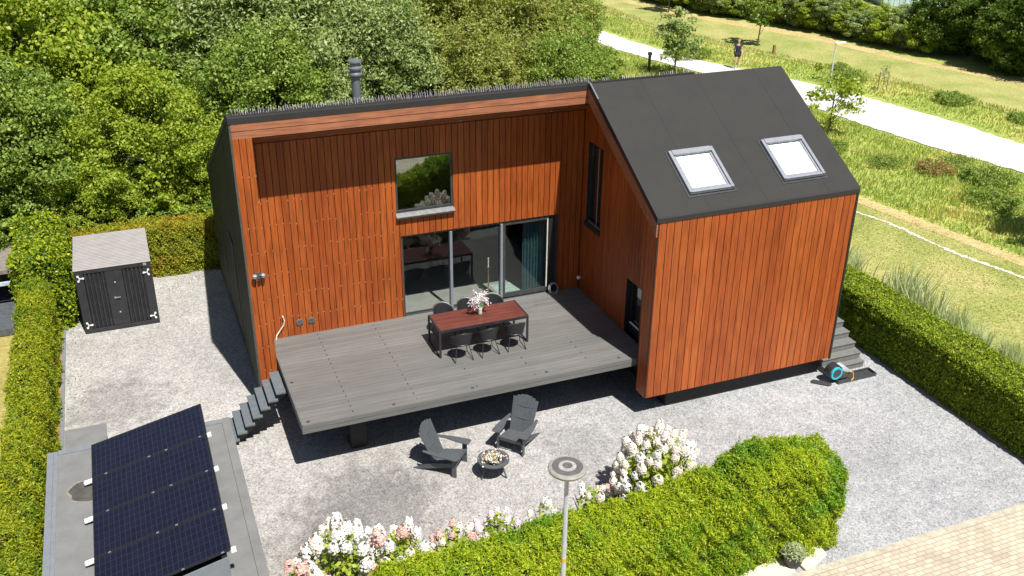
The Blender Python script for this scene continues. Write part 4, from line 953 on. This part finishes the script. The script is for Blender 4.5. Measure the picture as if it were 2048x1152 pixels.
W_ = [  # kind, x, y, scale, label
 (1,-9.5,11.6,.85,HID),(1,-5.6,12.3,.80,'mid-green tree filling the left edge of the view above the veranda'),(0,-1.6,12.2,.74,'yellow-green tree directly behind the corrugated container, left of the house gable'),
 (1,2.2,12.6,.80,'fresh green tree rising behind the left half of the roof ridge, left of the flue'),(0,-3.6,11.2,.5,'small yellow-green tree behind the left end of the container roof'),(1,-7.3,10.9,.5,'small green tree just behind the brown veranda roof'),
 (0,.4,11.3,.5,'small yellow-green tree squeezed between the back hedge and the dark gable wall'),
 (0,-10.5,16.2,1.1,HID),(0,-5.8,16.4,1.15,'bright yellow-green tree in the top left corner of the view'),(1,-1.4,16.8,1.1,'large mid-green tree at the top, above the storage container'),
 (2,2.9,16.2,1.15,'large grey-green silvery tree at the top, left of the flue'),(2,7.2,16.6,.95,'grey-green silvery tree just right of the flue'),(3,11.2,15.6,.85,'olive tree with arching twigs behind the middle of the roof ridge'),
 (1,14.4,15.4,.65,'mid-green tree showing over the ridge where the two roofs meet'),
 (1,-11.5,21.5,1.4,HID),(0,-6.2,21.8,1.4,HID),(0,-1.0,22.3,1.4,HID),(2,4.2,21.5,1.45,HID),(3,9.6,21.8,1.25,'olive tree at the top edge between the flue and the roof junction'),
 (3,14.0,20.6,1.0,'olive tree with arching twigs at the top, left of the end of the wood'),(1,17.3,21.0,.7,'green tree at the right-hand end of the wood, above the roof junction'),
 (1,-12.0,28.5,1.6,HID),(1,-5.4,28.5,1.6,HID),(2,1.2,28.0,1.6,HID),(2,7.2,28.2,1.6,HID),(3,13.2,27.5,1.45,HID),
 (3,18.3,27.0,1.05,'olive tree touching the top edge at the end of the wood, beside the footpath'),(1,21.3,29.8,.75,'outermost green tree of the wood, its crown overhanging the pale footpath'),
 (3,18.5,34.8,1.4,HID),(2,22.3,36.2,.9,HID)]
for a_ in W_: place(*a_)
# low understorey shrubs at the foot of the wood
sh = tree_proto('wood_edge_shrub', 'low leafy shrub at the foot of the wood behind the hedge', 'shrub', 'leafG', 1.1, 1.0, 1.0, 60, 110, .13, .085, r0=.05)
sh['group'] = 'low shrubs at the foot of the wood'; sh.location = (-5.9, 10.4, G); sh.scale = (1.2, 1.1, 1.2)
for x, y, s in ((-7.8,9.9,1.1),(-3.9,10.8,1.1),(-1.9,10.9,1.0),(.2,10.7,1.1),(2.0,10.9,1.1),(-9.3,9.6,1.2),(16.6,16.8,1.1),(19.0,20.5,1.2),(21.8,25.2,1.1)): dup(sh, (x, y, G), random.uniform(0, 6), None, None, s)
ys_ = tree_proto('yellow_shrub', 'bright yellow-green shrub at the right-hand end of the wood, near the path', 'shrub', 'leafY', 1.2, 1.0, 1.0, 70, 110, .13, .05, r0=.05)
ys_.location = (22.6, 30.5, G); ys_.scale = (1.3, 1.3, 1.5)
dup(ys_, (23.8, 32.6, G), 1, 'pale yellow-green shrub tucked behind the bright one at the end of the wood', None, (1.0, 1.0, 1.2))

# meadow trees
def sapling(label, x, y, h, rx, rz, mat='leafS', n=70, per=70, dens=.15):
    r = thing('young_tree', label, 'tree', (x, y, G), 0, 'young trees planted in the meadow')
    me, cc = crown_mesh('crown', M[mat], rx, rz, h-rz, n, per, dens, dens*.55, shell=.1, loose=.04); obj('crown', me, r)
    trunk_mb(h-rz, rx, rz, cc, .055, 16, .03).build('trunk', M['bark'], r); return r
sapling('young roundish tree beside the pale footpath, left of the walking person', 27.25, 26.6, 3.9, 1.35, 1.6, n=75, per=60)
sapling('young tree with a thin bare trunk in the grass just right of the walking person', 36.3, 31.5, 3.8, 1.25, 1.35, 'leafG', 60, 60)
sapling('young tree cut off by the top edge above the footpath', 36.9, 43.8, 4.2, 1.2, 1.6, 'leafG', 60, 60)
sapling('young yellow-green tree showing over the right roof edge, in front of the footpath', 28.1, 14.0, 3.3, 1.5, 1.35, 'leafY', 42, 42)
r = thing('staked_sapling', 'tiny pale sapling tied to stakes in the mown grass below the far trees', 'tree', (36.2, 19.75, G))
MB().box(-.32, -.27, -.03, .03, 0, 1.0).box(.27, .32, -.03, .03, 0, 1.0).box(-.32, .32, -.02, .02, .92, .97).build('stake', plain('stake_wood', (.40, .33, .2)), r)
MB().tube([(0,0,0),(.02,0,1.2)], [.02, .01], 6).build('trunk', M['bark'], r)
C = unit(120)*rng.uniform(.3, 1, (120,1))*np.array([.3,.3,.45])+np.array([0,0,1.0]); obj('crown', leafmesh('crown', C, unit(120), .1, .05, M['leafS']), r)
o = MB().box(-.07, .07, -.07, .07, 0, .55).build('wooden_post', plain('brown_post', (.30, .16, .07)), None); o.location = (35.9, 29.2, G); tag(o, 'short brown wooden post standing in the meadow right of the walking person', 'post')
bo = thing('dark_post', 'slim dark post rising beyond the ridge, left of the round young tree', 'post', (26.3, 27.8, G)); MB().box(-.06, .06, -.06, .06, 0, .95).build('shaft', M['black'], bo); MB().box(-.09, .09, -.09, .09, .95, 1.1).build('cap', M['frame'], bo)

# hedgerow shrubs and dense trees at the top right
hs = tree_proto('hedgerow_shrub', 'bushy grey-green shrub in the hedgerow beyond the mown meadow', 'shrub', 'leafS', 1.5, 1.3, 1.4, 110, 200, .12, .05, r0=.06)
hg = 'shrubs of the far hedgerow'; hs['group'] = hg; first = True
hy = tree_proto('hedgerow_shrub', 'yellow-green shrub in the hedgerow beyond the mown meadow', 'shrub', 'leafY', 1.5, 1.3, 1.4, 110, 200, .12, .05, r0=.06); hy['group'] = hg
line = [(46.2,19.6),(44.6,23.5),(43.9,27.2),(43.3,31),(42.2,35),(40.6,39),(39.3,42.6),(38.2,46.2),(37.2,50)]
a_used = b_used = False
for i in range(26):
    t = 1.75 + i/25*(len(line)-1.1-1.75); k = min(int(t), len(line)-2); f = t-k
    x = line[k][0]*(1-f)+line[k+1][0]*f + random.uniform(.4, 1.4); y = line[k][1]*(1-f)+line[k+1][1]*f; s = random.uniform(.72, 1.0)
    src, usedf = (hs, a_used) if (i*7) % 3 else (hy, b_used)
    if not usedf:
        src.location = (x, y, G); src.scale = (s,)*3
        if src is hs: a_used = True
        else: b_used = True
    else: dup(src, (x, y, G), random.uniform(0, 6), None, None, (s, s, s*random.uniform(.85, 1.1)))
for i in range(14):   # second row, taller and yellower
    t = 1.2 + i/13*6.2; k = min(int(t), len(line)-2); f = t-k
    x = line[k][0]*(1-f)+line[k+1][0]*f + random.uniform(3.2, 4.4); y = line[k][1]*(1-f)+line[k+1][1]*f+1.0; s = random.uniform(.85, 1.1)*(.5 if 26 < y < 37 else 1)
    dup(hy if i % 2 else hs, (x, y, G), random.uniform(0, 6), None, None, (s, s, s))
dt = tree_proto('dense_tree', 'dense dark-green tree in the group beyond the meadow at the top right', 'tree', 'leafD', 3.0, 3.2, 3.3, 260, 220, .15, .10)
dg = 'dense trees beyond the meadow'; dt['group'] = dg; dt.location = (47.9, 18.6, G)
for x, y, s in ((51.5,12.5,.95),(47.4,22.2,.85),(46.2,25.6,.68),(45.9,20.0,.42),(48.0,16.0,.45),(52.5,19.5,1.3),(50.6,25.2,1.15),(51,8.5,.8),(58,14,1.6),(55.5,24.5,1.3),(53.5,4.6,.8),(60,24,1.7)): dup(dt, (x, y, G), random.uniform(0, 6), {(47.4,22.2): 'tall dark-green tree at the left front of the dense group beyond the meadow', (46.2,25.6): 'leftmost lower tree of the dense dark group, where it meets the hedgerow', (45.9,20.0): 'small dark tree at the foot of the dense group, by the straw-coloured verge'}.get((x, y)), None, (s, s, s*random.uniform(.9, 1.1)))
for x, y, s in ((43.5,52,1.3),(49,48.5,1.3),(39.5,57,1.4),(33,60,1.5)): dup(dt, (x, y, G), random.uniform(0, 6), None, None, (s, s, s))
tt = tree_proto('dense_tree', 'brighter yellow-green tree among the dark ones beyond the meadow at the top right', 'tree', 'leafG', 2.4, 2.4, 2.5, 130, 130, .18, .10)
tt.location = (46.3, 21.0, G); tt.scale = (.72,)*3
# greenhouse roof and railing
gh = thing('greenhouse', 'pale glass greenhouse roof glimpsed between the trees at the top edge', 'greenhouse', (56.5, 39.5, G)); gh.rotation_euler = (0,0,R(-20))
MB().prism([(-2.6, 0, 0), (-2.6, 0, 1.0), (-2.6, 2.2, 2.4), (-2.6, 4.4, 1.0), (-2.6, 4.4, 0)], (6, 0, 0)).build('glazing', plain('milky_glazing', (.38, .50, .56), .12, var=.35, scale=2), gh)
mb = MB()
for k in range(7): mb.bar((-2.6+k, -.01, 1.0), (-2.6+k, 2.2, 2.42), .05)
mb.build('glazing_bars', M['white'], gh)
fe = thing('metal_railing', 'dark metal railing in front of the greenhouse', 'railing', (53.6, 38.2, G)); fe.rotation_euler = (0,0,R(-50))
mb = MB().box(-2.4, 2.4, -.02, .02, 1.25, 1.30).box(-2.4, 2.4, -.02, .02, .2, .24)
for k in range(13): mb.box(-2.4+k*.4, -2.38+k*.4+.01, -.015, .015, 0, 1.25)
mb.build('rails', M['frame'], fe)

# tall pale reeds between the right hedge and the meadow
def blades(C, h, w, lean):
    n = len(C); a = rng.uniform(0, 6.283, n); ln = rng.uniform(0, lean, n)*h; dx = np.cos(a)*ln; dy = np.sin(a)*ln
    b = rng.uniform(0, 6.283, n); wx = np.cos(b)*w/2; wy = np.sin(b)*w/2; z = np.zeros(n)
    A = C + np.stack([wx, wy, z], 1); B = C - np.stack([wx, wy, z], 1); Tp = C + np.stack([dx, dy, h], 1); Md = C + np.stack([dx*.35-wx*1.2, dy*.35-wy*1.2, h*.55], 1); Me = C + np.stack([dx*.35+wx*1.2, dy*.35+wy*1.2, h*.55], 1)
    return np.stack([B, A, Me, Md], 1).reshape(-1, 3), np.stack([Md, Me, Tp+np.stack([wx, wy, z], 1)*.1, Tp], 1).reshape(-1, 3)
def reed_mesh(n, r, h):
    C = np.concatenate([rng.normal(0, r, (n, 2)), np.zeros((n, 1))], 1); hh = rng.uniform(.5, 1, n)*h
    a, b = blades(C, hh, .035, .4); return quadmesh('blades', np.concatenate([a, b]), M['reed'])
rm = reed_mesh(200, .27, 1.6); rgp = 'pale reeds beyond the right hedge'
for i, (x, y, s) in enumerate(((18.0,.5,1.0),(17.8,2.0,.95),(18.4,-1.6,1.1),(18.3,-2.5,1.0),(18.7,-3.3,.75),(18.5,-4.3,.7),(19.0,-5.0,.55),(18.4,-5.9,.75),(18.9,-6.9,.6),(18.2,-7.8,.65),(17.9,3.4,.9))):
    r = thing('reed_clump', 'clump of tall pale blue-green reeds growing beyond the right hedge', 'reeds', (x, y, G), random.uniform(0, 6), rgp); r.scale = (s, s, s); obj('blades', rm, r)

# grass of the meadows (uncountable)
def inpoly(P, poly):
    x, y = P[:,0], P[:,1]; ins = np.zeros(len(P), bool); n = len(poly)
    for i in range(n):
        x1, y1 = poly[i]; x2, y2 = poly[(i+1) % n]; c = ((y1 > y) != (y2 > y)) & (x < (x2-x1)*(y-y1)/(y2-y1+1e-12)+x1); ins ^= c
    return ins
def grass(name, poly, n, h, w, mat, patchy=True):
    p = np.array(poly); P = rng.uniform(p.min(0), p.max(0), (n, 2)); P = P[inpoly(P, poly)]
    k = .5+.5*np.sin(P[:,0]*.9+np.sin(P[:,1]*.7)*1.5)*np.sin(P[:,1]*.8+1); k2 = .5+.5*np.sin(P[:,0]*2.7+P[:,1]*1.9)
    hh = h*(.45+.8*k*k2+.2*rng.uniform(0, 1, len(P))) if patchy else h*rng.uniform(.5, 1, len(P))
    C = np.concatenate([P, np.full((len(P), 1), G-.02)], 1); a, b = blades(C, hh, w, .5)
    o = obj(name, quadmesh(name, np.concatenate([a, b]), M[mat])); tag(o, kind='stuff'); return o
tall = [(25.3,-12),(25.3,-.5),(24.6,4),(23.8,9),(21.5,15),(18.5,17),(21,22),(24,31),(26.6,36)] + [(x-.3, y) for x, y in edge_n[::-1] if y < 36]
tag(grass('meadow_grass', tall, 150000, .25, .032, 'blade'), 'tall tufted meadow grass between the trail and the pale footpath', 'grass')
far = [(x+.4, y) for x, y in edge_f] + [(33.5,50),(33.6,38),(35.4,31),(37.2,26),(39,20),(39.8,14),(40.6,9),(42,2),(45.3,-6),(50,-14)]
tag(grass('verge_grass', far, 80000, .20, .04, 'blade'), 'tall grass along the far side of the footpath', 'grass')
tag(grass('short_grass', [(17.5,-10),(24.9,-10),(24.9,-.2),(23.7,6.6),(22,13),(18,12)], 28000, .06, .022, 'dryblade', False), 'short dry grass on both sides of the sandy trail', 'grass')
# bushes in the meadow
mbush = tree_proto('meadow_bush', 'x', 'bush', 'leafW', .95, .22, .28, 34, 60, .11, .035, r0=.02, loose=.6); MG = 'low bushes in the meadow'; mbush['group'] = MG
mbush.location = (35.9, 22.2, G); mbush['label'] = 'small dark bush in the grass just right of the path lamp'
for x, y, s, l in ((37.8,16.3,1.0,'low dark weed clump in the grass above the footpath at the right'), (29.9,6.2,1.1,'green bush in tall grass below the footpath near the right edge'), (30.4,30.3,1.4,'broad green bush in the grass behind the walking person')): dup(mbush, (x, y, G), 1, l, None, (s, s, s))
rb = tree_proto('meadow_bush', 'reddish-brown weed patch in the tall grass below the footpath at the right', 'bush', 'leafR', .95, .2, .25, 30, 50, .10, .035, r0=.02, loose=.6); rb.location = (28.9, 8.2, G)
rb['group'] = MG; rb.scale = (.9, .9, .8)
for x, y, s, l in ((27.6,9.6,.8,'small green weed bush left of the reddish weed patch'),(30.6,8.6,.7,'green weed bush between the reddish weed patch and the footpath'),(26.8,12.2,.9,'low green weed bush near the roof edge, below the footpath'),(28.4,4.4,1.2,'wide green weed bush at the right edge, below the reddish patch'),(27.2,16.6,.7,'small green bush behind the roof edge by the young yellow-green tree'),(37.2,24.6,.7,'green bush above the path lamp near the mown grass'),(38.6,12.4,.9,'dark green weed clump above the footpath near the right edge')): dup(mbush, (x, y, G), x, l, None, (s, s, s*.8))
# tree just outside the right edge that shades the grass
sapling('young leafy tree at the right edge of the meadow shading the tall grass', 27.9, .4, 4.2, 1.6, 1.5, 'leafG', 90, 90)
sapling('young leafy tree beyond the footpath at the far right, shading the verge', 40.8, 11.3, 3.6, 1.2, 1.2, 'leafG', 60, 70)

# ---------------------------------------------------------------- the person on the footpath
def person(loc, rz):
    root = thing('person', 'person with tied-up hair in dark top and shorts walking on the pale footpath', 'person', loc, rz)
    J = {'pel': (0,0,.93,.135), 'sp': (0,.0,1.12,.12), 'ch': (0,.0,1.30,.135), 'nk': (0,0,1.45,.055), 'hd0': (0,.015,1.53,.07), 'hd1': (0,.02,1.62,.092), 'hd2': (0,.02,1.69,.075)}
    E = [('pel','sp'),('sp','ch'),('ch','nk'),('nk','hd0'),('hd0','hd1'),('hd1','hd2')]
    for s, t in ((-1,'l'),(1,'r')):
        fwd = .13*s
        J.update({'hip'+t:(s*.09,0,.88,.095),'kn'+t:(s*.095,fwd+.02,.49,.058),'an'+t:(s*.095,fwd*1.6-.03,.08,.036),'to'+t:(s*.10,fwd*1.6+.13,.035,.03),
                  'sh'+t:(s*.165,0,1.38,.055),'el'+t:(s*.21,-fwd*.6-.02,1.12,.04),'wr'+t:(s*.215,-fwd*1.1+.1,.92,.027),'pa'+t:(s*.215,-fwd*1.1+.13,.86,.03)})
        E += [('pel','hip'+t),('hip'+t,'kn'+t),('kn'+t,'an'+t),('an'+t,'to'+t),('ch','sh'+t),('sh'+t,'el'+t),('el'+t,'wr'+t),('wr'+t,'pa'+t)]
        b = J['pa'+t]
        for k in range(5):
            o = (k-2)*.013; l = (.05,.075,.082,.075,.06)[k]
            J['f%d%s' % (k, t)] = (b[0]-s*.012*(k==0), b[1]+o+(.03 if k==0 else 0), b[2]-l*.6, .008); J['g%d%s' % (k, t)] = (b[0]-s*.012, b[1]+o+(.035 if k==0 else .006), b[2]-l, .007)
            E += [('pa'+t,'f%d%s' % (k, t)),('f%d%s' % (k, t),'g%d%s' % (k, t))]
    def skin(name, keys, edges, mat, grow=0.0, sub=2, parent=None):
        idx = {k: i for i, k in enumerate(keys)}; me = bpy.data.meshes.new(name); me.from_pydata([J[k][:3] for k in keys], [(idx[a], idx[b]) for a, b in edges], [])
        o = bpy.data.objects.new(name, me); col.objects.link(o); o.parent = parent or root; o.modifiers.new('skin', 'SKIN')
        if not me.skin_vertices: me.skin_vertices.new() if hasattr(me.skin_vertices, 'new') else None
        sk = me.skin_vertices[0].data if me.skin_vertices else None
        for i, k in enumerate(keys):
            if sk: sk[i].radius = (J[k][3]+grow, J[k][3]*.85+grow); sk[i].use_root = (i == 0)
        m = o.modifiers.new('sub', 'SUBSURF'); m.levels = m.render_levels = sub; me.materials.append(mat); return o
    import bmesh as _b
    def ensure(o):
        pass
    body = skin('body', list(J), E, M['skin'])
    J2 = dict(J); 
    for t, s in (('l',-1),('r',1)): J['mid'+t] = (s*.10, .13*s*.5+.01, .66, .085); J['slv'+t] = (s*.185, 0, 1.27, .05)
    skin('shorts', ['pel','hipl','midl','hipr','midr'], [('pel','hipl'),('hipl','midl'),('pel','hipr'),('hipr','midr')], M['cloth'], .03)
    skin('top', ['sp','pel','ch','shl','shr','slvl','slvr'], [('sp','pel'),('sp','ch'),('ch','shl'),('ch','shr'),('shl','slvl'),('shr','slvr')], M['cloth'], .04)
    J['h0'] = (0,-.005,1.66,.095); J['h1'] = (0,-.075,1.70,.055); J['h2'] = (0,-.10,1.60,.035)
    skin('hair', ['h0','h1','h2'], [('h0','h1'),('h1','h2')], M['hair'], .02)
    MB().lathe((0,0,0), [(0,-.012),(.012,0),(0,.012)], 8).build('nose', M['skin'], root).location = (0, .115, 1.61)
    return root
def skin_layer_fix():
    pass
person((31.5, 26.7, G), R(150))
